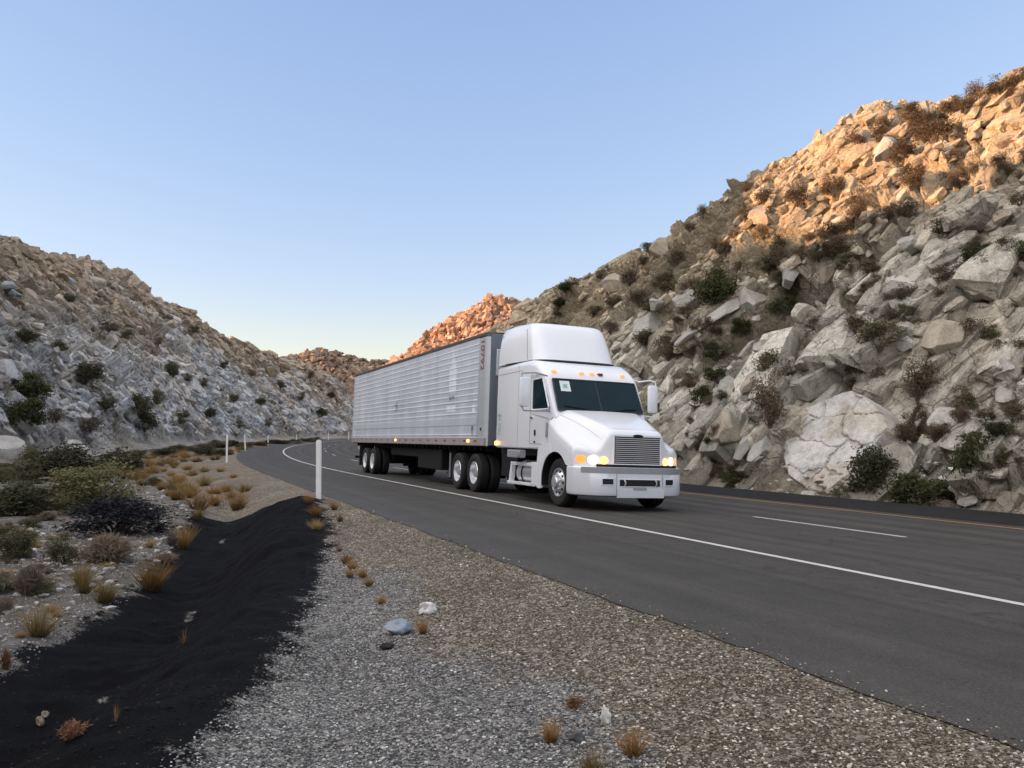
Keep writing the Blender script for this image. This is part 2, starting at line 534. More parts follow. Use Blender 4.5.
# ------------------------------------------------------------------ sky and sun
SUN_AZ = math.radians(97.0)      # to the left of the view direction
SUN_EL = math.radians(5.5)
SUN_DIR = np.array([-math.sin(SUN_AZ) * math.cos(SUN_EL), math.cos(SUN_AZ) * math.cos(SUN_EL), math.sin(SUN_EL)])
wd = bpy.data.worlds.new('World'); SC.world = wd; wd.use_nodes = True
wt = wd.node_tree; bg = wt.nodes['Background']
sky = wt.nodes.new('ShaderNodeTexSky'); sky.sky_type = 'NISHITA'; sky.sun_disc = False
sky.sun_elevation = SUN_EL
sky.sun_rotation = -SUN_AZ
sky.air_density = 1.0; sky.dust_density = 0.6; sky.ozone_density = 1.2; sky.altitude = 900
sepc = wt.nodes.new('ShaderNodeSeparateColor'); comb = wt.nodes.new('ShaderNodeCombineColor')
wt.links.new(sky.outputs[0], sepc.inputs[0])
for i, (pw, gn) in enumerate(((.715, 1.828), (.60, 1.509), (.37, 1.42))):      # soft shoulder of the sky's range, per channel
    q = wt.nodes.new('ShaderNodeMath'); q.operation = 'POWER'; q.inputs[1].default_value = pw
    g = wt.nodes.new('ShaderNodeMath'); g.operation = 'MULTIPLY'; g.inputs[1].default_value = gn * 3.0 * .15 ** pw
    wt.links.new(sepc.outputs[i], q.inputs[0]); wt.links.new(q.outputs[0], g.inputs[0]); wt.links.new(g.outputs[0], comb.inputs[i])
# added neutral brightening of the upper sky out of view, lifting the shade
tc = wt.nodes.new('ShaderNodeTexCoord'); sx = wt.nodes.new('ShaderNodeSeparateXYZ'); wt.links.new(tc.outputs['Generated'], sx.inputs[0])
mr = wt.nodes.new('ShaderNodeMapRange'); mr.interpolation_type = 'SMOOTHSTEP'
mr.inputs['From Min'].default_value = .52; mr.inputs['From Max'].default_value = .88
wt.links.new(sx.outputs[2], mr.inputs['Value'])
dp = wt.nodes.new('ShaderNodeVectorMath'); dp.operation = 'DOT_PRODUCT'; dp.inputs[1].default_value = (-.76, -.42, .50)  # added glow left of and behind the camera, to brighten left-facing sides
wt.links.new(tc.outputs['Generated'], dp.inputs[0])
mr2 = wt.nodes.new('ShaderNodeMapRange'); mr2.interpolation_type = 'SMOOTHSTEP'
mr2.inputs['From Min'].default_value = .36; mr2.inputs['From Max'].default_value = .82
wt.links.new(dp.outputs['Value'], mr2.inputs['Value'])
sky_fill0 = wt.nodes.new('ShaderNodeMix'); sky_fill0.data_type = 'RGBA'
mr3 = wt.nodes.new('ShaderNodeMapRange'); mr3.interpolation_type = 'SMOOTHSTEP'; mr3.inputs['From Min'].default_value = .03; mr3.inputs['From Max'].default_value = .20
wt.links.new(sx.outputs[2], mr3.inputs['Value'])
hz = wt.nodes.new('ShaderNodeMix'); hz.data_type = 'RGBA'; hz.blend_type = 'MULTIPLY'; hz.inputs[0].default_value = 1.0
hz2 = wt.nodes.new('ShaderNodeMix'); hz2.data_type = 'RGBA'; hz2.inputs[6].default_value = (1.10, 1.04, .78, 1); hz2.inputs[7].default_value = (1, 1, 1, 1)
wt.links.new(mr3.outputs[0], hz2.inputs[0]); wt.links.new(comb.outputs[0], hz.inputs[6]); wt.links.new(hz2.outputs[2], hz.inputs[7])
wt.links.new(mr.outputs[0], sky_fill0.inputs[0]); wt.links.new(hz.outputs[2], sky_fill0.inputs[6]); sky_fill0.inputs[7].default_value = (1.02 * 3, .98 * 3, .96 * 3, 1)
sky_fill = wt.nodes.new('ShaderNodeMix'); sky_fill.data_type = 'RGBA'
wt.links.new(mr2.outputs[0], sky_fill.inputs[0]); wt.links.new(sky_fill0.outputs[2], sky_fill.inputs[6]); sky_fill.inputs[7].default_value = (2.3 * 3, 2.2 * 3, 2.2 * 3, 1)
wt.links.new(sky_fill.outputs[2], bg.inputs['Color'])
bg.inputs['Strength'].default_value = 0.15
ld = bpy.data.lights.new('sun', 'SUN'); ld.energy = 5.0; ld.angle = math.radians(0.5); ld.color = (1.0, .53, .26)
sun = bpy.data.objects.new('sun', ld); COL.objects.link(sun)
sun.rotation_euler = Vector(SUN_DIR).to_track_quat('Z', 'Y').to_euler()
SC.view_settings.view_transform = 'Standard'; SC.view_settings.look = 'None'
SC.view_settings.exposure = 1.152; SC.view_settings.gamma = 1.0
SC.cycles.max_bounces = 6

# ------------------------------------------------------------------ hills
def crest_table(sky_px, tanv, nb, side):
    """where the sight line of a skyline pixel meets the hill's incline plane: (s, H above the base)"""
    out = []
    for px, py in sky_px:
        r = ray(px, py)
        d = np.linspace(5, 420, 20000)
        X, Y, Z = r[0] * d, d, CAM_Z + r[2] * d
        s, n = inv(X, Y)
        run = (n - nb) if side > 0 else (nb - n)
        g = run * tanv + zroad(s, nb) - Z
        k = np.where((g[1:] > 0) & (g[:-1] <= 0) & (run[1:] > 0))[0]
        if len(k): out.append((float(s[k[0]]), float(Z[k[0]] - zroad(s[k[0]], nb))))
    out.sort()
    return out


def rockfield(a, b, seed, ang=50, elong=1.9, mass=None):
    """fractured rock relief: displacement, tone per block, openness of soil"""
    w = 1.3
    aw = a + w * fbm(a / 6, b / 6, seed, 3); bw = b + w * fbm(a / 6 + 9, b / 6 + 4, seed + 5, 3)
    aw = aw + .12 * fbm(a / .9, b / .9, seed + 8, 2); bw = bw + .12 * fbm(a / .9 + 5, b / .9, seed + 9, 2)
    c, s_ = math.cos(math.radians(ang)), math.sin(math.radians(ang))
    u = (aw * c + bw * s_) / elong; v = -aw * s_ + bw * c
    rub = sstep(-.12, .16, fbm(a / 7 + 3, b / 7, seed + 21, 4))       # 0 massive, 1 broken
    if mass is not None: rub = rub * (1 - mass)
    soil = sstep(.17, .31, fbm(a / 9 - 7, b / 5.5, seed + 33, 5))
    if mass is not None: soil = soil * (1 - mass)
    D = np.zeros(a.shape); tone = np.zeros(a.shape)
    for i, (sz, amp, tilt, cdp, cw, wt_, bw_) in enumerate((
            (4.6, 1.0, 1.3, .75, .065, 1.0, .20),
            (1.9, .60, 1.5, .52, .085, .9 + .2 * rub, .18),
            (.80, .32, 1.6, .28, .10, .45 + .75 * rub, .2),
            (.34, .14, 1.6, .10, .13, .2 + .85 * rub, .25))):
        sc = 1.0 if i < 2 else (.8 + .2 * elong) / elong
        f1, f2, q1, o1, q2, o2 = voro(u / sz * (elong * sc if i >= 2 else 1), v / sz, seed + 101 * (i + 1))
        e = f2 - f1
        pl = [amp * ((q[0] - .45) * 1.15 + tilt * np.clip((q[1] - .5) * o[0] + (q[2] - .5) * o[1], -.45, .45) * 1.9) for q, o in ((q1, o1), (q2, o2))]
        bl = .5 + .5 * sstep(0, bw_, e)
        blk = pl[0] * bl + pl[1] * (1 - bl)
        blk = blk + amp * .22 * sstep(0, .22, e)
        blk = blk - cdp * np.exp(-(e / cw) ** 2)
        D = D + blk * wt_ * (1 - (.5, .75, .45, .1)[i] * soil)
        tone = tone + (q1[1] - .5) * (0.5, .36, .28, .22)[i] * (1 if i < 2 else wt_)
    D = D + .07 * fbm(a / .5, b / .5, seed + 50, 4) * (1 - .3 * soil) + .10 * soil * fbm(a / .35, b / .35, seed + 60, 3)
    return D, tone, soil, rub


SKY_R = [(1180, 50), (1100, 66), (1024, 72), (1000, 80), (975, 92), (950, 97), (915, 97), (893, 97), (870, 110), (840, 130), (800, 152), (760, 172), (735, 185), (700, 207), (660, 240),
         (620, 262), (580, 281), (562, 285), (546, 298)]
CR = [q for q in crest_table(SKY_R, 1.0, 13.0, 1) if q[0] < 74.5] + [(76, 14.6), (79, 10.5), (82, 6.5), (88, 3.8), (160, 3)]
SKY_L = [(-60, 225), (0, 243), (30, 256), (60, 262), (100, 264), (122, 268), (135, 278), (143, 294), (165, 305), (195, 321), (225, 338), (250, 350), (270, 356), (292, 362), (320, 372), (345, 384), (380, 395)]
CL = [(-60, 12.6), (28, 12.9), (40, 13.9), (51, 15.2), (57, 22.5), (60, 25.5), (66, 25), (86, 22.5)] + crest_table(SKY_L, 1.15, -12.0, -1)
TERR = []      # (V array) of everything things may stand on


def block_template():
    """cube skin of 3 x 3 quads a face: 56 points, 54 quads"""
    g = np.array([-1, -.62, .62, 1.0]); pts = {}; F = []
    def vid(p):
        k = tuple(np.round(p, 4)); return pts.setdefault(k, len(pts))
    for ax in range(3):
        for sg in (-1, 1):
            for i in range(3):
                for j in range(3):
                    q = []
                    for (di, dj) in ((0, 0), (1, 0), (1, 1), (0, 1)):
                        v = [0, 0, 0]; v[ax] = sg; v[(ax + 1) % 3] = g[i + di]; v[(ax + 2) % 3] = g[j + dj]; q.append(vid(v))
                    F.append(q if sg > 0 else q[::-1])
    return np.array([k for k in pts]), np.array(F)


BT_V, BT_F = block_template()


def bedrock_blocks(P, A, Bv, C, L, tone, ang, seed, elong, jit=24, tl=.30, sk=(-.55, .25), low=None):
    """jointed blocks standing out of the rock face at points P; A along the road, Bv up the slope, C outwards; L size"""
    rg = np.random.default_rng(seed); n = len(P)
    low = np.zeros(n) if low is None else low
    th = np.radians(ang - 18 * low + rg.normal(size=n) * jit * (1 - .5 * low))[:, None]
    a = A * np.cos(th) + Bv * np.sin(th); b = -A * np.sin(th) + Bv * np.cos(th); c = C.copy()
    for _ in range(2):                                  # tilt each block a little out of the face
        t = (rg.normal(size=n) * tl * (1 - .4 * low))[:, None]
        a, c = a * np.cos(t) + c * np.sin(t), -a * np.sin(t) + c * np.cos(t)
        a, b, c = b, -a, c
    a, b = -a, -b
    V = np.repeat(BT_V[None], n, 0).astype(float)
    V = V + rg.normal(size=V.shape) * .035
    for k in range(7):
        d = rnd_dirs(n, rg); h = rg.uniform(.62, 1.15, n)
        x = np.einsum('nij,nj->ni', V, d); V = V - np.maximum(x - h[:, None], 0)[..., None] * d[:, None, :]
    rf = rg.uniform(0, .6, n)[:, None, None]; V = V * (1 - rf) + V / (np.linalg.norm(V, axis=2, keepdims=True) + 1e-6) * 1.05 * rf
    sx = L * elong * rg.uniform(.75, 1.3, n) * .5; sy = L * rg.uniform(.6, 1.1, n) * .5; sz = L * rg.uniform(.45, .9, n) * .5
    O = P + C * (sz * (rg.uniform(sk[0], sk[1], n) - .12 * low))[:, None]
    W = O[:, None] + (V[..., 0] * sx[:, None])[..., None] * a[:, None] + (V[..., 1] * sy[:, None])[..., None] * b[:, None] + (V[..., 2] * sz[:, None])[..., None] * c[:, None]
    Fq = (BT_F[None] + (np.arange(n) * len(BT_V))[:, None, None]).reshape(-1, 4)
    return W.reshape(-1, 3), Fq


def rnd_dirs(n, rg):
    v = rg.normal(size=(n, 3)); return v / np.linalg.norm(v, axis=1, keepdims=True)


def build_hill(name, svals, nvals, height, field, normsign, colour, blocks=None):
    S, N = np.meshgrid(svals, nvals, indexing='ij')
    X, Y = fr(S, N)
    Z = height(S, N)
    P = np.stack([X, Y, Z], -1)
    du = np.gradient(P, axis=0); dv = np.gradient(P, axis=1)
    nn = np.cross(du, dv); nn /= np.linalg.norm(nn, axis=-1, keepdims=True) + 1e-9
    nn *= np.sign(nn[..., 2:3] + 1e-9)
    D, aux = field(S, N, Z)
    P = P + nn * D[..., None]
    c = colour(S, N, P[..., 2], aux)
    r, k = S.shape
    idx = np.arange(r * k).reshape(r, k)
    q = np.stack([idx[:-1, :-1], idx[1:, :-1], idx[1:, 1:], idx[:-1, 1:]], -1).reshape(-1, 4)
    V = P.reshape(-1, 3); cc = c.reshape(-1, 3)
    if blocks:
        s_rng, n_rng, cnt, ang, seed, elong, size_fn, flip = blocks
        rg = np.random.default_rng(seed)
        d0, d1 = s_rng[0] + 14, s_rng[1] + 14
        u = rg.uniform(0, 1, cnt); pw = .35
        ss = (d0 ** pw + u * (d1 ** pw - d0 ** pw)) ** (1 / pw) - 14
        nq = n_rng[0] + (n_rng[1] - n_rng[0]) * rg.uniform(0, 1, cnt)
        i = np.clip(np.searchsorted(svals, ss), 1, r - 2); asc = nvals if nvals[-1] > nvals[0] else -nvals
        j = np.clip(np.searchsorted(asc, nq if nvals[-1] > nvals[0] else -nq), 1, k - 2)
        tone, soil, rub = aux[0][i, j], aux[1][i, j], aux[2][i, j]
        ok = (rg.uniform(0, 1, cnt) > soil * .72)
        if len(aux) > 3: ok &= aux[3][i, j] < .4
        L = size_fn(rg, svals[i], rub, soil)
        lowb = 1 - sstep(17, 25, nq) if normsign > 0 else np.zeros(cnt)
        L = L * (1 + .55 * lowb)
        i, j, L, tone, lowb = i[ok], j[ok], L[ok], tone[ok], lowb[ok]
        C = nn[i, j]; A = du[i, j] * flip; A = A / np.linalg.norm(A, axis=1, keepdims=True); Bv = np.cross(C, A); Bv *= np.sign(Bv[:, 2:3])
        Wb, Fb = bedrock_blocks(P[i, j], A, Bv, C, L, tone, ang, seed + 1, elong, *((22, .22, (-.8, .0)) if normsign < 0 else (19, .20, (-.85, .0))), low=lowb)
        base = colour(S[i, j], N[i, j], P[i, j][:, 2], tuple(x[i, j] * (0 if q_ in (0, 1) else 1) for q_, x in enumerate(aux)))
        base = base * np.clip(1.04 + rg.normal(size=(len(i), 1)) * .24, .5, 1.6)
        cb = np.repeat(base, len(BT_V), 0)
        q = np.concatenate([q, Fb + len(V)]); V = np.concatenate([V, Wb]); cc = np.concatenate([cc, cb])
    o = np_mesh(name, V, q, M['rock'], col=np.clip(cc, .02, .62))
    tag(o, kind='structure')
    TERR.append(V)
    return o


def smin(a, b, k):
    h = np.clip(.5 + .5 * (b - a) / k, 0, 1)
    return b * (1 - h) + a * h - k * h * (1 - h)


def lerp3(a, b, t): return np.asarray(a) * (1 - t[..., None]) + np.asarray(b) * t[..., None]


# big pale slab in the foot of the right slope: centre and half-size in (s, n) found from its pixels
def right_height(S, N):
    run = N - 13.0
    Hc = interp(S, CR) - .35 - interp(S, [(10, .6), (26, .3), (34, .0)]) + .35 * fbm(S / 5, S * 0, 3, 3)
    zb = zroad(S, 13.0)
    inc = np.where(run > 0, run * 1.0, run * .05)
    inc = inc + 1.0 * fbm(S / 14, N / 14, 77, 3) * sstep(1.5, 7, run) - .55 * fbm(S / 6, N / 30, 78, 2) * sstep(.5, 4, run)
    top = Hc + .03 * np.maximum(run - Hc, 0)
    z = smin(inc, top, 1.2)
    end = sstep(150, 185, S)
    return zb + z * (1 - .75 * end)


_d = np.linspace(12, 60, 4000); _r = ray(838, 446); _s0, _n0 = inv(_r[0] * _d, _d); _k = int(np.argmin(np.abs(CAM_Z + _r[2] * _d - zroad(_s0, 13.0) - (_n0 - 13.0))))
SLAB = (float(_s0[_k]), float(_n0[_k]), 1.9, 1.9)


def right_field(S, N, Z):
    a, b = -S, N * 1.414
    mass = np.zeros(S.shape)
    if SLAB is not None:
        s0, n0, hs, hn = SLAB
        mass = 1 - sstep(.75, 1.05, np.maximum(np.abs(S - s0 + .25 * (N - n0)) / hs, np.abs(N - n0) / hn))
    D, tone, soil, rub = rockfield(a, b, 11, 52, 1.9, mass)
    foot = sstep(12.7, 14.2, N) * (1 - .55 * sstep(-2.5, .5, (N - 13.0) - interp(S, CR)))
    return D * foot * (1 - .8 * mass) - .25 * mass, (tone, soil, rub, mass)


def right_colour(S, N, Z, aux):
    tone, soil, rub, mass = aux
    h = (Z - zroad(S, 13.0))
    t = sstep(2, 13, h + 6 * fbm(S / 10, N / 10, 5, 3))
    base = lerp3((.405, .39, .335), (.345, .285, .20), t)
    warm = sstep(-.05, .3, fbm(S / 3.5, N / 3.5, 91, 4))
    base = base * (1 - .35 * warm[..., None]) + np.array((.30, .225, .14)) * .35 * warm[..., None]
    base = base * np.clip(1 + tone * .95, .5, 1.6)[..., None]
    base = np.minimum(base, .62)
    base = lerp3(base, (.165, .14, .095), soil * .8)
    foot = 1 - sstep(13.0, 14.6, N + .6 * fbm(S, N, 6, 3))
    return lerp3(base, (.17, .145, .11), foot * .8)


def gs(d0, d1, k):
    n = int(math.log(d1 / d0) / k)
    return d0 * np.exp(np.arange(n + 1) * k)


_s = gs(9, 215, .0024) - 6.0
_n = np.concatenate([np.linspace(12.45, 33.5, 680), np.linspace(33.6, 48, 70)[1:], np.linspace(48, 120, 16)[1:]])
sl = gpt(835, 497, -.4)
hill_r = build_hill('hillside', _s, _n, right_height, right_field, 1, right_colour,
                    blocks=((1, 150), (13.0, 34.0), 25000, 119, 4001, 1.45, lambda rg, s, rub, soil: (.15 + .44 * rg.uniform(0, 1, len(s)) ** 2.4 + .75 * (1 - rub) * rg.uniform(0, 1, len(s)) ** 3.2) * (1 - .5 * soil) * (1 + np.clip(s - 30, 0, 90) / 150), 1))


def left_height(S, N):
    run = -12.0 - N
    Hc = interp(S, CL) + .4 * fbm(S / 5, S * 0, 31, 3)
    zb = zroad(S, -12.0) * 1.0
    inc = np.where(run > 0, run * 1.15, run * .4)
    inc = inc + 1.3 * fbm(S / 16, N / 16, 177, 3) * sstep(1.5, 7, run) - .8 * fbm(S / 7, N / 40, 178, 2) * sstep(.5, 4, run)
    back = np.maximum(run - Hc / 1.15, 0)
    k = interp(S, [(20, -.02), (48, -.02), (60, -.12), (66, -.06), (74, .13), (120, .12), (170, .02), (260, -.02)])
    top = Hc + k * np.minimum(back, 120)
    return zb + smin(inc, top, 1.6) - 80 * sstep(-172, -190, N)


def left_field(S, N, Z):
    D, tone, soil, rub = rockfield(-S, -N * 1.5, 211, 46, 2.0)
    return D * sstep(-11.6, -13.4, N) * 1.15, (tone, soil, rub)


def left_colour(S, N, Z, aux):
    tone, soil, rub = aux
    h = (Z - zroad(S, -12.0)) / np.maximum(interp(S, CL), 4)
    t = sstep(.30, .95, h + .5 * fbm(S / 9, N / 9, 15, 4))
    base = lerp3((.42, .42, .42), (.335, .275, .21), t)
    warm = sstep(-.02, .3, fbm(S / 5, N / 5, 191, 4))
    base = base * (1 - .4 * warm[..., None]) + np.array((.33, .25, .17)) * .4 * warm[..., None]
    base = base * np.clip(1 + tone * .8, .5, 1.6)[..., None]
    base = lerp3(np.minimum(base, .6), (.21, .175, .13), soil * .75)
    foot = 1 - sstep(-11.8, -14.0, N + .6 * fbm(S, N, 7, 3))
    return lerp3(base, (.25, .22, .18), foot * .7)


_s2 = np.concatenate([np.linspace(-40, 18, 60), gs(26, 330, .0036) - 7.5])
_n2 = np.concatenate([-np.linspace(10.4, 37, 420), -np.linspace(37.2, 60, 60), -np.linspace(61, 190, 30)])
hill_l = build_hill('hillside', _s2, _n2, left_height, left_field, -1, left_colour,
                    blocks=((26, 250), (-12.6, -38.0), 22000, -50, 4101, 1.55, lambda rg, s, rub, soil: (.24 + .72 * rg.uniform(0, 1, len(s)) ** 2.6 + .8 * (1 - rub) * rg.uniform(0, 1, len(s)) ** 3) * (1 - .4 * soil) * (1 + np.clip(s - 60, 0, 160) / 160), 1))


# far hills: boulder heaps catching the last sun, one behind the trailer and one at the end of the valley
def far_hill(cx, cy, hw, depth, prof, seed, cols, nx=420, ny=220, nb=0, nbs=2.0):
    u = np.linspace(-1.25, 1.25, nx); w = np.linspace(-1, 1, ny)
    U, Wd = np.meshgrid(u, w, indexing='ij')
    X = cx + U * hw; Y = cy + Wd * depth
    hgt = interp(X / Y * F_PX + 512, prof)
    ridge = np.clip(1 - np.abs(Wd) ** 1.35, 0, 1)
    Z = (hgt * ridge) + CAM_Z * 0 + 1.8 * fbm(X / 16, Y / 16, seed, 4) * ridge
    D = np.zeros(X.shape); tone = np.zeros(X.shape)
    for i, (sz, amp) in enumerate(((6.0, 1.9), (3.0, 1.2), (1.5, .6))):
        f1, f2, (r1, r2, r3), o1_, q2_, o2_ = voro(X / sz, (Y * .8 + Z * .6) / sz, seed + 7 * i)
        D += amp * ((r1 - .4) * .9 + .75 * np.sqrt(np.clip(1 - (f1 / .75) ** 2, 0, 1)) - .5 * np.exp(-((f2 - f1) / .07) ** 2))
        tone += (r2 - .5) * (.45, .3, .25)[i]
    Z = Z + D * (.3 + .7 * ridge); Y = Y - D * .5
    c = np.array(cols[0]) * np.clip(1 + tone, .5, 1.6)[..., None]
    brush = sstep(.12, .28, fbm(X / 5, Y / 5 + Z / 4, seed + 3, 4))
    c = lerp3(c, cols[1], brush * .8)
    P = np.stack([X, Y, Z], -1); r, k = X.shape
    idx = np.arange(r * k).reshape(r, k)
    q = np.stack([idx[:-1, :-1], idx[1:, :-1], idx[1:, 1:], idx[:-1, 1:]], -1).reshape(-1, 4)
    V = P.reshape(-1, 3); cc = c.reshape(-1, 3)
    if nb:
        rg = np.random.default_rng(seed + 50)
        i = rg.integers(int(r * .1), int(r * .9), nb); j = rg.integers(2, int(k * .62), nb)
        du = np.gradient(P, axis=0); dv = np.gradient(P, axis=1); nn = np.cross(du, dv); nn /= np.linalg.norm(nn, axis=-1, keepdims=True) + 1e-9; nn *= np.sign(nn[..., 2:3] + 1e-9)
        C = nn[i, j] * .5 + np.array([0, -.5, .5]); C /= np.linalg.norm(C, axis=1, keepdims=True)
        A = np.cross(C, np.array([0, 0, 1.0])); A /= np.linalg.norm(A, axis=1, keepdims=True) + 1e-9; Bv = np.cross(C, A)
        Wb, Fb = bedrock_blocks(P[i, j], A, Bv, C, nbs * (.5 + 1.1 * rg.uniform(0, 1, nb) ** 2), None, 70, seed + 51, 1.25, 50, .4, (.0, .7))
        cb = np.array(cols[0]) * np.clip(1 + rg.normal(size=(nb, 1)) * .25, .5, 1.6)
        cc = np.concatenate([np.array(cols[1]) * .4 + cc * .6, np.repeat(cb, len(BT_V), 0)]); q = np.concatenate([q, Fb + len(V)]); V = np.concatenate([V, Wb])
    o = np_mesh('hill', V, q, M['rock'], col=cc)
    tag(o, kind='structure'); TERR.append(V); return o


def hp(px, py, d): return (px, (437 - py) * d / F_PX)


D1 = 290.0
far_hill(-12, D1, 60, 45, [hp(330, 420, D1), hp(380, 376, D1), hp(402, 360, D1), hp(425, 342, D1), hp(450, 325, D1), hp(475, 311, D1), hp(498, 304, D1), hp(516, 307, D1), hp(535, 317, D1), hp(600, 345, D1), hp(700, 380, D1)],
         501, ((.36, .215, .14), (.12, .085, .055)), nb=6500, nbs=1.9)
D2 = 560.0
far_hill(-130, D2, 110, 80, [hp(230, 400, D2), hp(265, 370, D2), hp(290, 358, D2), hp(315, 353, D2), hp(330, 356, D2), hp(350, 361, D2), hp(372, 364, D2), hp(400, 366, D2), hp(450, 372, D2), hp(520, 400, D2)],
         601, ((.20, .145, .105), (.10, .085, .06)), 360, 160, nb=6000, nbs=3.0)

# ------------------------------------------------------------------ ground sheet (verge, swale, flat, and out to the horizon)
def plist(pix, z): return np.array([gpt(px, py, z) for px, py in pix])


def seg_dist(X, Y, P):
    """signed distance to polyline (positive to its right, looking along it) and whether beside it"""
    best = np.full(X.shape, 1e9); sg = np.ones(X.shape); along = np.zeros(X.shape); acc = 0.0
    for a, b in zip(P[:-1], P[1:]):
        t = b - a; L = math.hypot(*t); t = t / L
        dx, dy = X - a[0], Y - a[1]
        k = np.clip(dx * t[0] + dy * t[1], 0, L)
        ex, ey = dx - k * t[0], dy - k * t[1]
        d = np.hypot(ex, ey); c = d < best
        best = np.where(c, d, best); sg = np.where(c, np.sign(t[1] * dx - t[0] * dy), sg); along = np.where(c, acc + k, along)
        acc += L
    return best * np.where(sg == 0, 1, sg), along, acc


VALLEY = plist([(20, 778), (75, 735), (130, 690), (180, 640), (210, 575), (226, 538), (236, 519)], -.72)
CREST = plist([(60, 830), (150, 730), (222, 650), (266, 575), (286, 532), (299, 506)], -.22)
LEDGE = plist([(-90, 740), (0, 682), (52, 648), (112, 612), (150, 580), (178, 545), (196, 515)], -.5)
REDGE = plist([(150, 830), (215, 765), (268, 700), (300, 640), (322, 585), (330, 548), (316, 512)], -.35)
BEND = gpt(300, 509, -.25)[1]


def ground_z(X, Y):
    s, n = inv(X, Y)
    m = -n
    z = np.interp(m, [-60, -2, 0, .5, 2.0, 4.5, 8, 11, 13, 20, 60], [-2.5, -.45, -.006, -.04, -.22, -.40, -.42, -.25, -.1, -.1, -.1])
    fade = sstep(0, 2, m)
    z = z + fade * (.12 * fbm(X / 3, Y / 3, 401, 4) + .035 * fbm(X / .5, Y / .5, 402, 3))
    z = z + zrise(s) * np.where(np.abs(n) < 60, 1, .3)
    dv, av, lv = seg_dist(X, Y, VALLEY); dc, ac, lc = seg_dist(X, Y, CREST)
    end = 1 - sstep(BEND - 1.6, BEND + .4, Y)
    endv = 1 - sstep(VALLEY[-1][1] - 1.5, VALLEY[-1][1] + .8, Y)
    z = z - .36 * np.exp(-(dv / .72) ** 2) * endv + .19 * np.exp(-(dc / .55) ** 2) * end
    le, _, _ = seg_dist(X, Y, LEDGE); re, _, _ = seg_dist(X, Y, REDGE)
    inside = np.minimum(le, -re)
    z = z + sstep(-.1, .6, inside) * end * (.05 * fbm(X / .35, Y / .35, 405, 4) + .05 * fbm(X / 1.2 + Y / 1.2, (Y - X) / .4, 406, 3))
    return z, s, n, inside, end


rr = np.concatenate([gs(1.2, 3.0, .02), gs(3.0, 40, .0042)[1:], gs(40, 330, .012)[1:], gs(335, 3000, .12)])
tt = np.radians(np.concatenate([np.linspace(-100, -46, 46), np.linspace(-46, 40, 620)[1:], np.linspace(40, 100, 46)[1:]]))
Rg, Tg = np.meshgrid(rr, tt, indexing='ij')
Xg, Yg = Rg * np.sin(Tg), Rg * np.cos(Tg)
Zg, Sg, Ng, Ins, Endg = ground_z(Xg, Yg)
under = sstep(.5, 1.2, Ng)
Zg = np.where(Ng > 0.0, zroad(Sg, np.clip(Ng, 0, 13)) - .006 - .35 * under - np.maximum(Ng - 13, 0) * .03, Zg)
Zg = np.where(Rg > 331, -3.0, Zg)
# blackened swale, gravel and tan colour masks
pn = fbm(Xg / .55, Yg / .55, 411, 4)
black = sstep(-.62, .52, Ins + .12 * pn) * (Yg < BEND + 1.2) * (1 - .0 * Endg)
black = np.where(Yg > BEND - .3, black * (1 - sstep(BEND - .3, BEND + .6, Yg + .5 * pn)), black)
dv_, av_, lv_ = seg_dist(Xg, Yg, VALLEY)
streak = np.exp(-(dv_ / .09) ** 2) * sstep(.16, .34, fbm(av_ * .9, dv_ * 1.2, 415, 3) + .12)
black = black * (1 - .55 * streak)
mg = -Ng
graveledge = interp(Sg, [(-5, 6.5), (3, 4.6), (8, 3.4), (13, 2.4), (20, 2.6), (30, 3.6), (60, 4.0), (110, 2.5)])
gravel = 1 - sstep(-.5, .5, mg - graveledge + 1.2 * fbm(Xg / 1.5, Yg / 1.5, 421, 4))
gravel = np.where(Ins > -.2, np.maximum(gravel, 0), gravel)
tanm = 1 - sstep(-.4, .5, mg - interp(Sg, [(0, 1.35), (6, 1.25), (12, 1.7), (18, 2.5), (40, 6)]) + 1.0 * fbm(Xg / 1.1, Yg / 1.1, 431, 4))
Vg = np.stack([Xg, Yg, Zg], -1).reshape(-1, 3)
r_, k_ = Xg.shape
ig = np.arange(r_ * k_).reshape(r_, k_)
qg = np.stack([ig[:-1, :-1], ig[1:, :-1], ig[1:, 1:], ig[:-1, 1:]], -1).reshape(-1, 4)
ground = np_mesh('ground', Vg, qg, M['ground'], smooth=True, attrs={'black': black.ravel(), 'gravel': gravel.ravel(), 'tan': tanm.ravel()})
tag(ground, kind='structure')
TERR.append(Vg[(Rg.ravel() < 331)])

# ------------------------------------------------------------------ road, markings, asphalt dike
rs = np.concatenate([np.linspace(-40, 0, 30), gs(4, 40, .02)[1:] - 4, np.linspace(36.5, 330, 130)])


def strip(name, n0, n1, dz, mat, s=rs, cols=9, rag=0.0, parent=None, prof=None):
    ns = np.linspace(n0, n1, cols)
    S, N = np.meshgrid(s, ns, indexing='ij')
    if rag: N = N + np.where(np.arange(cols) == 0, 1, 0)[None, :] * rag * fbm(S / .35, S * 0, 55, 4)
    X, Y = fr(S, N); Z = zroad(S, N) + dz
    if prof is not None: Z = Z + np.asarray(prof)[None, :]
    r, k = S.shape; idx = np.arange(r * k).reshape(r, k)
    q = np.stack([idx[:-1, :-1], idx[:-1, 1:], idx[1:, 1:], idx[1:, :-1]], -1).reshape(-1, 4)
    return np_mesh(name, np.stack([X, Y, Z], -1).reshape(-1, 3), q, mat, smooth=True, attrs={'across': N.ravel()}, parent=parent)


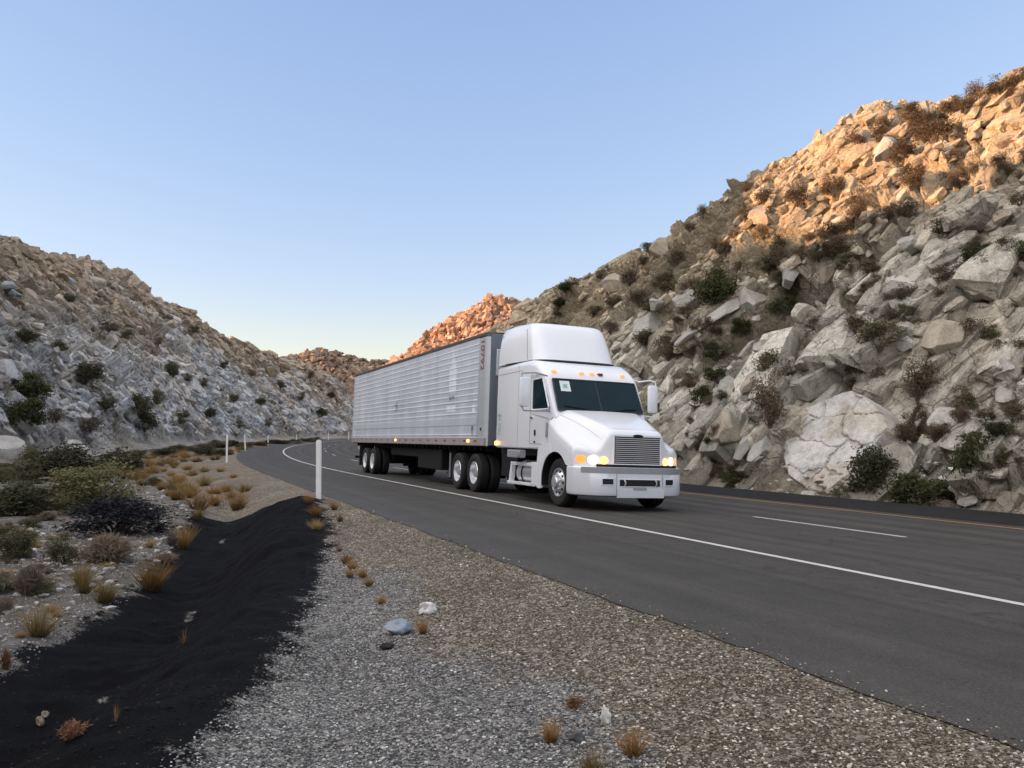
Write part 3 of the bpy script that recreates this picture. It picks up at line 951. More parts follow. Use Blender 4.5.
rs_f = np.concatenate([np.linspace(-40, -4, 30), np.linspace(-4, 40, 400)[1:], np.linspace(40.5, 330, 200)])
road = strip('road', 0.0, 12.35, 0.0, M['asphalt'], s=rs_f, cols=26, rag=.07)
tag(road, kind='structure')
ml = strip('road_marking', 3.40, 3.52, .004, M['line_white'], cols=2); tag(ml, kind='structure')
my = strip('road_marking', 11.28, 11.39, .004, M['line_yellow'], cols=2); tag(my, kind='structure')
s_hi = float(inv(*gpt(755, 516, -.25))[0]); s_lo = float(inv(*gpt(905, 537, -.25))[0])
Ld = 3.66
for k in range(-2, 14):
    a = s_lo + k * 14.63
    o = strip('road_marking', 7.36, 7.46, .004, M['line_white'], s=np.linspace(a, a + Ld, 8), cols=2); tag(o, kind='structure')
dk = strip('kerb', 12.0, 12.75, .004, M['dike'], cols=7, prof=[0, .10, .19, .21, .20, .12, -.05]); tag(dk, kind='structure')
# ------------------------------------------------------------------ the truck: local x forward, y to its left, z up, x = 0 at the trailer's nose
TS, TN = (float(q) for q in inv(-0.66, 21.27)); TN += 1.30


def truck_frame(t0):
    x, y = fr(TS, TN); x = float(x) - D0[0] * t0; y = float(y) - D0[1] * t0
    b = math.atan(BANK)
    fwd = Vector((-D0[0], -D0[1], 0)); left = Vector((N0[0] * math.cos(b), N0[1] * math.cos(b), -math.sin(b))); up = fwd.cross(left)
    m = Matrix((fwd, left, up)).transposed().to_4x4()
    m.translation = Vector((x, y, float(zroad(TS, TN))))
    return m


class Rig:
    def __init__(s, name, t0, shift=0.0, **kw):
        s.t0 = t0; s.root = empty(name); s.root.matrix_world = truck_frame(t0 + shift); tag(s.root, **kw)
    def part(s, mb, name, mats, parent=None, **kw):
        o = mb.build(name, mats, parent or s.root, **kw) if isinstance(mb, MB) else mb
        if parent is None: o.location = (-s.t0, 0, 0)
        return o


def text_mesh(body, size, name, mat, depth=.002):
    c = bpy.data.curves.new(name, 'FONT'); c.body = body; c.size = size; c.extrude = depth; c.offset = size * .014; c.align_x = 'CENTER'; c.align_y = 'CENTER'
    o = bpy.data.objects.new(name, c); COL.objects.link(o)
    bpy.context.view_layer.update()
    me = bpy.data.meshes.new_from_object(o.evaluated_get(bpy.context.evaluated_depsgraph_get()))
    bpy.data.objects.remove(o); bpy.data.curves.remove(c)
    me.materials.clear(); me.materials.append(mat)
    return me


def wheel(rig, t, side, y_out, r=.51, w=.28, dished=True, rim_mat='rim', dual=True):
    """side -1 = truck's right. y_out is |y| of the outer face"""
    sg = side
    e = rig.part(MB().box(-.001, .001, -.001, .001, -.001, .001), 'wheel', M['black']); bpy.data.objects.remove(e)
    yo = sg * y_out
    def ty(yc):
        m = MB()
        pr = [(.30, -.02), (.33, .0), (.40, .012), (.465, .005), (.497, -.02), (r, -.05), (r, -.085), (r - .012, -.09), (r - .012, -.10), (r, -.105), (r, -.17), (r - .012, -.175), (r - .012, -.185), (r, -.19), (r, -w + .05), (.497, -w + .02), (.40, -w), (.30, -w + .02)]
        m.lathe([(a, (h) * sg) for a, h in pr], (t, yc, r), 'y', 44)
        return m
    tyre = rig.part(ty(yo), 'wheel', M['rubber'], smooth=True, angle=30)
    if dual: rig.part(ty(yo - sg * (w + .05)), 'wheel', M['rubber'], smooth=True, angle=30)
    m = MB()
    if dished:
        pr = [(.305, -.02), (.295, .0), (.283, -.005), (.275, -.04), (.262, -.10), (.25, -.135), (.17, -.145), (.13, -.14), (.125, -.06), (.115, -.04), (.06, -.035), (.0, -.035)]
        mt = [0] * 7 + [1] * 4
    else:
        pr = [(.305, -.02), (.297, .002), (.283, .0), (.275, -.03), (.262, -.05), (.24, -.02), (.20, .01), (.135, .03), (.13, .07), (.115, .10), (.06, .11), (.0, .112)]
        mt = [0] * 11
    m.lathe([(a, h * sg) for a, h in pr], (t, yo, r), 'y', 40, mt)
    nh = 10
    for k in range(nh):
        q = 2 * pi * k / nh
        cx, cz = t + .222 * math.cos(q), r + .222 * math.sin(q)
        if not dished:
            m.lathe([(.030, -.03 * sg), (.030, .004 * sg), (.0, .004 * sg)], (cx, yo, cz), 'y', 12, 2)
        cx, cz = t + .165 * math.cos(q + .3), r + .165 * math.sin(q + .3)
        yy = -.135 if dished else .022
        m.lathe([(.014, yy * sg), (.014, (yy + .03) * sg), (0, (yy + .03) * sg)], (cx, yo, cz), 'y', 8, 0)
    rim = rig.part(m, 'rim', [M[rim_mat], M['grey'], M['dark']], parent=tyre, smooth=True, angle=35)
    return tyre


# ---------------------------------------------------------------- trailer
TL, TZ0, TZ1, TW = 16.35, 1.23, 4.19, 1.30
tr = Rig('semi_trailer', -8.0, shift=-.24, label='long silver box trailer with horizontally ribbed sides behind the white truck', cat='trailer')
b = MB()
outl = [(-TL, -TW + .02), (-TL, TW - .02)]
arc = [(-.13 + .13 * math.sin(q), (TW - .02 - .13) + .13 * math.cos(q)) for q in np.linspace(0, pi / 2, 7)]
outl = [(-TL, -TW + .02), (-TL, TW - .02)] + arc + [(x, -y) for x, y in reversed(arc)]
nO = len(outl)
V = [(x, y, z) for z in (TZ0 + .02, TZ1 - .03) for x, y in outl]
Fc = [(i, (i + 1) % nO, nO + (i + 1) % nO, nO + i) for i in range(nO)] + [tuple(range(nO)), tuple(range(2 * nO - 1, nO - 1, -1))]
b.add(V, Fc)
for zz in (1.6, 2.1, 2.6, 3.1, 3.6): b.box(-.03, .012, -.9, .9, zz, zz + .03)
tr.part(b, 'body', M['trailer_front'], smooth=True, angle=30)
for sg in (-1, 1):
    m = MB()
    y0 = sg * TW
    # ribbed sheet: profile in z swept along x
    prof = [(1.44, 0, 0), (1.50, 0, 0), (1.505, .012, 1), (1.53, .012, 1), (1.535, 0, 0), (1.775, 0, 2), (1.78, .014, 2), (1.985, .014, 2), (1.99, 0, 0)]
    z = 2.08
    while z < 4.0:
        prof += [(z, 0, 1), (z + .008, .011, 1), (z + .036, .011, 1), (z + .044, 0, 0)]
        z += .166
    prof += [(4.12, 0, 0)]
    xs = list(np.linspace(-TL + .12, -.58, 24))
    for i in range(len(prof) - 1):
        m.grid([[(x, y0 + sg * prof[i][1], prof[i][0]) for x in xs], [(x, y0 + sg * prof[i + 1][1], prof[i + 1][0]) for x in xs]], prof[i][2])
    # vertical sheet joints with rivet flanges
    for x in np.arange(-TL + 1.3, -.7, 1.22): m.box(x, x + .03, y0 - .004, y0 + sg * .006, 1.44, 4.10, 0)
    tr.part(m, 'side_panel', [M['alu'], M['alu_rib'], M['alu_band']])
    m = MB(); m.box(-TL, -.02, y0 - .03 * sg, y0 + sg * .02, TZ0, 1.44, 0, .01)
    rail = tr.part(m, 'bottom_rail', M['rail'])
    for k, x in enumerate(np.linspace(-TL + .25, -.75, 19)): tr.part(MB().box(x, x + .20, y0 + sg * .018, y0 + sg * .0225, 1.325, 1.375), 'reflective_tape', M['red_tape'], parent=rail)
    m = MB()
    m.box(-TL, -.12, y0 - .06 * sg, y0 + sg * .024, 4.10, TZ1, 0, .012)
    tr.part(m, 'roof_rail', M['roofrail'])
    m = MB()
    arc2 = [(-.13 + .145 * math.sin(q), sg * (TW - .13 + .135 * math.cos(q))) for q in np.linspace(0, pi / 2 * .8, 7)]
    pts = [(-.60, sg * (TW + .006)), (-.35, sg * (TW + .006))] + arc2
    m.grid([[(x, y, zz) for x, y in pts] for zz in (TZ0, 2.2, 3.2, TZ1 - .12)], 0)
    m.grid([[(x, y, zz) for x, y in pts] for zz in (TZ1 - .12, TZ1 - .004)], 1)
    post = tr.part(m, 'corner_post', [M['alu_post'], M['roofrail']], smooth=True, angle=40)
    if sg < 0:
        o = bpy.data.objects.new('number', text_mesh('10792', .34, 'number', M['red_ink'])); COL.objects.link(o); o.parent = post
        o.matrix_basis = Matrix(((0, 1, 0, -.34), (0, 0, -1, y0 - .0095), (-1, 0, 0, 3.62), (0, 0, 0, 1)))
    tr.part(MB().box(-TL - .03, -TL + .12, y0 - .05 * sg, y0 + sg * .012, TZ0, TZ1 - .02, 0, .01), 'rear_post', M['alu_post'])
    for x in (-8.83, -1.17):
        l = MB().box(x - .07, x + .07, y0 + sg * .02, y0 + sg * .055, 1.31, 1.39, 0, .015)
        tr.part(l, 'marker_lamp', M['amber_bright'])
    if sg < 0:                                # pale ghosts of old lettering and a removed bottle-shaped decal
        yg = y0 - .013
        hw = [(2.72, .30), (3.25, .33), (3.45, .30), (3.58, .17), (3.72, .09), (3.94, .07)]
        zs_, of_ = [q[0] for q in prof], [q[1] for q in prof]
        def onskin(pts):                        # follows the ribs, 1.5 mm proud of them
            zz = sorted(set([z for z in zs_ if pts[0][0] < z < pts[-1][0]] + [pts[0][0], pts[-1][0]] + [q[0] for q in pts]))
            g = []
            for z in zz:
                xa, xb = (float(np.interp(z, [q[0] for q in pts], [q[i] for q in pts])) for i in (1, 2))
                yy = y0 - .0015 - float(np.interp(z, zs_, of_)); g.append([(xa, yy, z), (xb, yy, z)])
            return MB().grid(g)
        tr.part(onskin([(z, -2.74 - a, -2.74 + a) for z, a in hw]), 'faded_decal', M['ghost'])
        for (xa, xb, za, zb2) in ((-3.2, -2.4, 2.18, 2.36), (-1.02, -.80, 2.1, 2.32)):
            tr.part(onskin([(za, xa, xb), (zb2, xa, xb)]), 'faded_decal', M['ghost'])
        for x, zz, ww, hh in ((-2.99, 2.55, .10, .07), (-2.86, 2.53, .07, .10), (-2.71, 2.56, .08, .07), (-2.60, 2.54, .06, .09), (-8.95, 2.40, .10, .30), (-9.2, 2.55, .22, .06), (-9.15, 2.36, .14, .06), (-1.0, 1.62, .12, .14), (-.95, 1.5, .06, .08)):
            tr.part(MB().box(x, x + ww, yg - .003, yg - .001, zz, zz + hh), 'faded_mark', M['ghost_ink'])
        tr.part(MB().box(-.34, -.24, y0 - .012, y0 - .008, 1.62, 1.70), 'placard', M['dark'])
m = MB().box(-TL, -.05, -TW + .05, TW - .05, TZ0 - .02, TZ0 + .02)
for x in np.arange(-TL + .2, -.2, .45): m.box(x, x + .08, -TW + .2, TW - .2, TZ0 - .13, TZ0 - .02)
tr.part(m, 'floor_frame', M['black'])
m = MB(); m.grid([[(x, y, TZ1 - .01 + .05 * (1 - (y / TW) ** 2)) for y in np.linspace(-TW + .04, TW - .04, 9)] for x in (-TL + .02, -.12)])
tr.part(m, 'roof', M['alu'])
m = MB().box(-.6, .04, -.1, .1, 4.0, 4.06)
tr.part(MB().box(-.02, .05, -1.05, -.92, 3.05, 3.75, 0, .02), 'glad_hand_panel', M['alu_post'])
# landing gear
for sg in (-1, 1):
    m = MB().box(-4.12, -3.96, sg * .78 - .08, sg * .78 + .08, .42, TZ0 - .02, 0, .01).box(-4.22, -3.86, sg * .78 - .13, sg * .78 + .13, .38, .42)
    m.tube([(-4.04, sg * .78, .95), (-3.5, sg * .78, TZ0 - .05)], .03).tube([(-4.04, sg * .78, .95), (-4.6, sg * .78, TZ0 - .05)], .03)
    tr.part(m, 'landing_leg', M['black'])
tr.part(MB().box(-4.1, -3.98, -.7, .7, .75, .85), 'landing_brace', M['black'])
# bogie
m = MB().box(-15.2, -11.4, -.55, -.42, .78, 1.12).box(-15.2, -11.4, .42, .55, .78, 1.12)
for t in (-12.55, -13.83):
    m.tube([(t, -1.0, .51), (t, 1.0, .51)], .075, 10)
    m.box(t - .4, t + .4, -.6, -.4, .55, .8).box(t - .4, t + .4, .4, .6, .55, .8).tube([(t + .25, -.3, .7), (t + .25, .3, .7)], .13, 10)
tr.part(m, 'bogie', M['black'])
for t in (-12.55, -13.83):
    for sg in (-1, 1): wheel(tr, t, sg, 1.27, rim_mat='rim_white')
m = MB().box(-TL + .02, -TL + .10, -1.15, 1.15, .55, .66, 0, .01)
for y in (-.6, .6): m.box(-TL + .02, -TL + .09, y - .05, y + .05, .6, TZ0)
tr.part(m, 'underride_guard', M['black'])
for sg in (-1, 1):
    tr.part(MB().box(-14.95, -14.93, sg * .65, sg * 1.25, .28, 1.1), 'mud_flap', M['rubber'])
    tr.part(MB().box(-TL - .04, -TL - .01, sg * 1.0 - .1, sg * 1.0 + .1, 1.28, 1.38, 0, .01), 'tail_lamp', M['red_tape'])
tr.part(MB().box(-10.9, -7.1, -.95, .95, .80, 1.1, 0, .04).box(-7.05, -4.5, -1.0, 1.0, .45, 1.1, 0, .04), 'underside_shade', M['black'])  # added black boxes standing in for the deep shade under the trailer
tr.part(MB().tube([(-9.6, -.6, .92), (-8.6, -.6, .92)], .14, 12), 'air_tank', M['black'])

# ---------------------------------------------------------------- tractor
tk = Rig('semi_truck', 2.0, label='white semi truck tractor with sleeper cab and lit amber headlights on the road', cat='truck')
YC = -.06


def ring(hw, z0, z1, rt, rb, n=5, yc=YC):
    P = []
    for q in np.linspace(0, pi / 2, n): P.append((hw - rt + rt * math.cos(q), z1 - rt + rt * math.sin(q)))
    for q in np.linspace(pi / 2, pi, n): P.append((-hw + rt + rt * math.cos(q), z1 - rt + rt * math.sin(q)))
    for q in np.linspace(pi, 1.5 * pi, n): P.append((-hw + rb + rb * math.cos(q), z0 + rb + rb * math.sin(q)))
    for q in np.linspace(1.5 * pi, 2 * pi, n): P.append((hw - rb + rb * math.cos(q), z0 + rb + rb * math.sin(q)))
    return [(y + yc, z) for y, z in P]


st = [(.32, 1.10, 1.26, 3.14, .12), (.35, 1.15, 1.21, 3.20, .12), (.42, 1.17, 1.19, 3.23, .12), (1.7, 1.17, 1.19, 3.24, .12), (2.35, 1.17, 1.19, 3.24, .14), (2.7, 1.17, 1.19, 3.18, .16), (3.0, 1.165, 1.19, 3.04, .18),
      (3.18, 1.16, 1.19, 2.90, .16), (3.26, 1.15, 1.19, 2.79, .12), (3.34, 1.145, 1.19, 2.62, .09), (3.66, 1.13, 1.19, 2.02, .09), (3.72, 1.10, 1.19, 1.94, .09)]
G = [[(x, y, z) for y, z in ring(hw, z0, z1, rt, .05)] for x, hw, z0, z1, rt in st]
m = MB().grid(G, 0, wrap=True)
nr = len(G[0])
m.add(G[0], [tuple(range(nr))]); m.add(G[-1], [tuple(range(nr - 1, -1, -1))])
cab = tk.part(m, 'cab', M['paint'], smooth=True, angle=38)

# roof fairing
def fsec(z, xr, xs, xf, hr, hf, n=15, e=3.6):
    side = [(xr, hr * .93), (xr + .06, hr), (xr + .5, hr), (xs * .6 + xr * .4, hr * .6 + hf * .4 + .01)]
    front = []
    for q in np.linspace(0, pi / 2, n):
        front.append((xs + (xf - xs) * math.cos(q) ** (2 / e) if q < pi / 2 else xs, hf * math.sin(q) ** (2 / e)))
    half = side + [(x, y) for x, y in reversed(front)]
    return [(x, YC - y, z) for x, y in half] + [(x, YC + y, z) for x, y in reversed(half[:-1])]


fs = [(3.235, .36, 2.0, 2.62, 1.168, 1.06), (3.27, .36, 1.99, 2.60, 1.168, 1.055), (3.5, .36, 1.93, 2.47, 1.16, 1.04), (3.85, .37, 1.83, 2.27, 1.12, 1.00), (4.05, .40, 1.73, 2.13, 1.08, .965), (4.14, .46, 1.65, 2.03, 1.03, .935),
      (4.185, 0.60, 1.57, 1.93, .95, .88), (4.20, 1.0, 1.5, 1.80, .84, .78)]
G = [fsec(*f) for f in fs]
m = MB().grid(G, 0, wrap=True); nr = len(G[0]); m.add(G[-1], [tuple(range(nr))]); m.add(G[0], [tuple(range(nr - 1, -1, -1))])
fair = tk.part(m, 'roof_fairing', M['paint'], smooth=True, angle=50)
for sg in (-1, 1):
    Gg = [[q for q in fsec(zz, .36, 2.0, 2.65, 1.17 + e, 1.075 + e) if q[0] > .8 and (q[1] - YC) * sg >= -.001] for zz, e in ((3.226, 0.0), (3.25, .003))]
    tk.part(MB().grid(Gg), 'gap_seal', M['gap'], parent=fair)
for sg in (-1, 1):
    m = MB()
    P = [(lerp_[0], YC + sg * lerp_[1], lerp_[2]) for lerp_ in ((1.96, 1.065, 3.28), (1.90, 1.05, 3.5), (1.80, 1.012, 3.85), (1.70, .975, 4.05))]
    m.tube([(x, y, z) for x, y, z in P], .006, 5)
    tk.part(m, 'panel_seam', M['seam'], parent=fair)


# hood
def xfront(y):
    a = abs(y)
    return 5.20 - .06 * sstep(.55, .75, np.array(a)) - .34 * max(0, (a - .6) / .6) ** 2.2


def hoodz(x, y):
    f = (x - 3.6) / 1.6; a = abs(y)
    hh = 2.06 - .40 * f - .10 * f * f; hf = 1.74 - .44 * f - .20 * f * f
    w = 1.0 - .40 * f
    k = 1 - float(sstep(w - .14 + .08 * f, w + .42 - .27 * f, np.array(a)))
    return hf + (hh - hf) * k + .035 * (1 - (a / 1.2) ** 2) - .10 * max(0, (a - 1.0) / .2) ** 2 * .6


def archz(x, zlow=.88):
    d = x - 3.95
    return max(zlow, .52 + math.sqrt(max(0, .63 ** 2 - d * d)) if abs(d) < .63 else zlow)


ys = [-1.20, -1.17, -1.12, -1.04, -.95, -.85, -.76, -.68, -.61, -.54, -.4, -.2, 0]
ys = ys + [-y for y in reversed(ys[:-1])]
cols = []
for y in ys:
    xf = float(xfront(y)); r = .14
    zt = hoodz(xf - r, y)
    col = [(x, y, hoodz(x, y)) for x in np.linspace(3.58, xf - r, 16)]
    for q in np.linspace(.25, pi / 2, 5): col.append((xf - r + r * math.sin(q), y, zt - r + r * math.cos(q)))
    for z in (np.linspace(zt - r, .88, 5)[1:]): col.append((xf + .015 * (zt - r - z), y, z))
    cols.append(col)


def sidecol(col, sg):
    out = []
    for dy, fr_ in ((.012, .06), (.025, .16), (.03, .5), (.03, 1.0)):
        c2 = []
        for x, y, z in col:
            lo = archz(x)
            top = z
            zz = max(min(top, lo), top - (top - min(lo, top)) * fr_)
            c2.append((x, y + sg * dy, zz))
        out.append(c2)
    return out


L_ = sidecol(cols[0], -1); R_ = sidecol(cols[-1], 1)
G = list(reversed(L_)) + cols + R_
G = [[(x, y + YC, z) for x, y, z in c] for c in G]
hood = tk.part(MB().grid(G), 'hood', M['paint'], smooth=True, angle=55)
# arch lip, inner well and skirt behind the wheel
for sg in (-1, 1):
    yb = YC + sg * 1.235
    m = MB()
    A = [(3.95 + .63 * math.cos(q), .52 + .63 * math.sin(q)) for q in np.linspace(pi * 1.05, math.asin(.36 / .63), 26)]
    m.grid([[(x, yb, z) for x, z in A], [(x, yb - sg * .34, z) for x, z in A]])
    tk.part(m, 'wheel_well', M['black'], smooth=True)
    m = MB()
    out = [(3.10, 1.20), (3.04, .80), (3.08, .36), (3.20, .34)]
    arc_ = [(3.95 + .65 * math.cos(q), .52 + .65 * math.sin(q)) for q in np.linspace(pi * 1.08, pi * .62, 12)]
    poly = out + arc_ + [(3.7, 1.30), (3.35, 1.32)]
    m.prism(poly, yb - sg * .03, yb + sg * .004)
    tk.part(m, 'fender_skirt', M['paint'], smooth=True, angle=30)
m = MB()
for sg in (-1, 1):
    m.box(3.5, 4.7, YC + sg * .35, YC + sg * .88, .5, 1.0)
m.box(4.6, 5.0, -.8, .7, .4, .9)
tk.part(m, 'engine_block', M['black'])
# grille
m = MB()
zt_, zb_, gw = 1.49, .95, .53
xg = 5.215
m.box(xg - .02, xg + .004, YC - gw, YC + gw, zb_, zt_, 1)
for z in np.linspace(zb_ + .03, zt_ - .03, 13):
    m.box(xg + .004, xg + .03, YC - gw + .015, YC + gw - .015, z - .009, z + .009, 0, .005)
gr = tk.part(m, 'grille', [M['slat'], M['dark']])
m = MB()
for (a0, a1, c0, c1) in ((-gw - .03, gw + .03, zt_, zt_ + .05), (-gw - .03, gw + .03, zb_ - .04, zb_), (-gw - .03, -gw, zb_, zt_), (gw, gw + .03, zb_, zt_)):
    m.box(xg - .03, xg + .035, YC + a0, YC + a1, c0, c1, 0, .01)
tk.part(m, 'grille_frame', M['paint'], parent=gr)
m = MB(); m.tube([(xg + .03, YC, zt_ + .03), (xg + .046, YC, zt_ + .03)], .02, 6)
E = [(xg + .043, YC + .12 * math.cos(q), zt_ + .025 + .032 * math.sin(q)) for q in np.linspace(0, 2 * pi, 20)[:-1]]
m.add(E, [tuple(range(len(E)))])
tk.part(m, 'emblem', M['dark'], parent=gr)


# bumper
def bpath(off=0.0, ymax=1.245):
    P = [(4.56, -ymax - off), (4.80, -ymax - off)]
    for y in np.linspace(-ymax, ymax, 33):
        a = abs(y) / ymax
        P.append((5.36 - .44 * a ** 4.5 + off, y + off * (1 if y > 0 else -1) * a ** 6))
    return P + [(4.80, ymax + off), (4.56, ymax + off)]


def bsweep(prof, ymax=1.245):
    G = []
    for off, z in prof:
        G.append([(x, y + YC, z) for x, y in bpath(off, ymax)])
    return G


m = MB().grid(bsweep([(-.20, .885), (-.03, .885), (0, .85), (0, .38), (-.02, .32), (-.10, .29), (-.25, .29)]))
bump = tk.part(m, 'bumper', M['paint'], smooth=True, angle=40)
Pst = [p for p in bpath(.004) if abs(p[1]) < 1.24]
m = MB(); m.grid([[(x, y + YC, z) for x, y in Pst] for z in (.755, .872)])
tk.part(m, 'bumper_stripe', M['grey'], parent=bump, smooth=True)
m = MB(); Ps2 = [p for p in bpath(-.01) if abs(p[1]) < 1.0]
m.grid([[(x, y + YC, z) for x, y in Ps2] for z in (.882, .935)])
tk.part(m, 'bumper_gap', M['dark'], parent=bump)


def bplate(y0, y1, z0, z1, off=.004):
    ysx = np.linspace(y0, y1, 9)
    return [[(5.36 - .44 * (abs(y) / 1.245) ** 4.5 + off, y + YC, z) for y in ysx] for z in (z0, z1)]


for (y0, y1, z0, z1) in ((-.47, .47, .50, .645), (-.82, -.60, .53, .655), (.60, .82, .53, .655)):
    m = MB().grid(bplate(y0, y1, z0, z1))
    op = tk.part(m, 'bumper_opening', M['dark'], parent=bump)
    fm = MB()
    for zz in (z0, z1):
        g = bplate(y0 - .01, y1 + .01, zz, zz, .006)[0]; fm.tube(g, .009, 6)
    for yy in (y0 - .005, y1 + .005):
        g = bplate(yy, yy, z0, z1, .006); fm.tube([g[0][0], g[1][0]], .009, 6)
    tk.part(fm, 'opening_lip', M['paint'], parent=bump, smooth=True)
m = MB()
for y in (-.36, .36):
    m.tube([(5.36, y + YC, .53), (5.40, y + YC, .55), (5.40, y + YC, .60), (5.36, y + YC, .62)], .022, 8)
tk.part(m, 'tow_hook', M['chrome'], parent=bump, smooth=True)
m = MB(); m.grid([[(5.37 + (z - .3) * .08, y + YC, z) for y in (-.52, .56)] for z in (.285, .46)])
m.box(5.345, 5.365, YC - .52, YC + .56, .28, .463, 0)
tk.part(m, 'licence_panel', M['paint'], parent=bump)
m = MB(); m.box(5.378, 5.392, YC - .16, YC + .14, .44, .50)
tk.part(m, 'licence_holder', M['grey'], parent=bump)


for y in (-.53, .53):
    g = bplate(y, y, .30, .86, .003); tk.part(MB().tube([g[0][0], g[1][0]], .006, 5), 'bumper_seam', M['seam'], parent=bump)
G0 = [(3.60, y + YC, hoodz(3.60, y) + .004) for y in np.linspace(-1.18, 1.18, 25)]
tk.part(MB().tube(G0, .009, 6), 'cowl_gap', M['gap'], parent=hood)
for sg in (-1, 1):
    tk.part(MB().tube([(x, YC + sg * (1.06 - .40 * (x - 3.6) / 1.6), hoodz(x, 1.06 - .40 * (x - 3.6) / 1.6) + .001) for x in np.linspace(3.7, 5.0, 12)], .004, 5), 'hood_crease', M['seam'], parent=hood)
    tk.part(MB().box(3.62, 3.70, YC + sg * 1.19 - .02, YC + sg * 1.19 + .035, 1.50, 1.62, 0, .015), 'hood_latch', M['gap'], parent=hood)
# headlights
def lamp(y, z, r, mat, name, x=None, ry=1.0):
    xx = (float(xfront(y)) + .012) if x is None else x
    m = MB()
    for k in range(4):
        pass
    prof = [(r, -.05), (r, .0), (r * .93, .018), (r * .7, .035), (r * .35, .046), (0.0, .05)]
    b0 = MB(); b0.lathe(prof, (0, 0, 0), 'x', 20)
    ang = -math.atan2(.34 * 2.2 * max(0, (abs(y) - .6) / .6) ** 1.2 / .6, 1) * (1 if y > 0 else -1)
    V = []
    for vx, vy, vz in b0.v:
        vy *= ry
        V.append((xx + vx * math.cos(ang) + vy * math.sin(ang) * (1 if True else 1), y + YC - vx * math.sin(ang) * -1 + vy * math.cos(ang), z + vz))
    m.add(V, b0.f)
    return tk.part(m, name, mat, smooth=True)


for sg in (-1, 1):
    lamp(sg * .715, 1.005, .075, M['amber_bright'], 'fog_lamp')
    lamp(sg * .915, 1.015, .09, M['head'], 'headlight')
    lamp(sg * 1.10, 1.02, .075, M['orange_lamp'], 'turn_signal')
    m = MB(); g = []
    for z in (.905, 1.125): g.append([(float(xfront(sg * y)) + .006, sg * y + YC, z) for y in np.linspace(.62, 1.2, 9)])
    tk.part(MB().grid(g), 'headlight_bezel', M['paint'], smooth=True)

# windscreen, side glass
def wsp(v, k):
    """v -1..1 across, k 0 top .. 1 bottom, on the sloping front of the cab"""
    x = 3.285 + (3.665 - 3.285) * k; z = 2.745 + (2.05 - 2.745) * k
    hw = 1.035 + .02 * k
    return (x + .035 - .03 * abs(v) ** 4 + .02, YC + hw * v, z + .004)


m = MB().grid([[wsp(v, k) for v in np.linspace(-1, 1, 17)] for k in np.linspace(0, 1, 7)])
ws = tk.part(m, 'windscreen', M['glass'], smooth=True)
m = MB()
loop = [wsp(v, 0) for v in np.linspace(-1, 1, 17)] + [wsp(1, k) for k in np.linspace(.1, 1, 7)] + [wsp(v, 1) for v in np.linspace(.9, -1, 17)] + [wsp(-1, k) for k in np.linspace(.9, 0, 7)]
m.tube(loop, .018, 6); m.tube([wsp(0, k) for k in np.linspace(0, 1, 4)], .010, 6)
tk.part(m, 'windscreen_rubber', M['gap'], parent=ws, smooth=True)
m = MB().add([tuple(np.array(wsp(v, k)) + np.array((.006, 0, .003))) for v, k in ((-.86, .06), (-.63, .06), (-.63, .40), (-.86, .40))], [(0, 1, 2, 3)])
stk = tk.part(m, 'sticker', M['sticker'], parent=ws)
m = MB().add([tuple(np.array(wsp(v, k)) + np.array((.010, 0, .005))) for v, k in ((-.79, .17), (-.70, .17), (-.70, .29), (-.79, .29))], [(0, 1, 2, 3)])
tk.part(m, 'sticker_mark', M['green_ink'], parent=ws)
m = MB()
for y0, y1 in ((-.1, -.85), (.12, .85)):
    a = np.array(wsp(y0, .99)); c = np.array(wsp(y1, .88)); m.tube([tuple(a + (.02, 0, .0)), tuple((a + c) / 2 + (.03, 0, .02)), tuple(c + (.015, 0, .01))], .012, 6)
tk.part(m, 'wiper', M['black'])
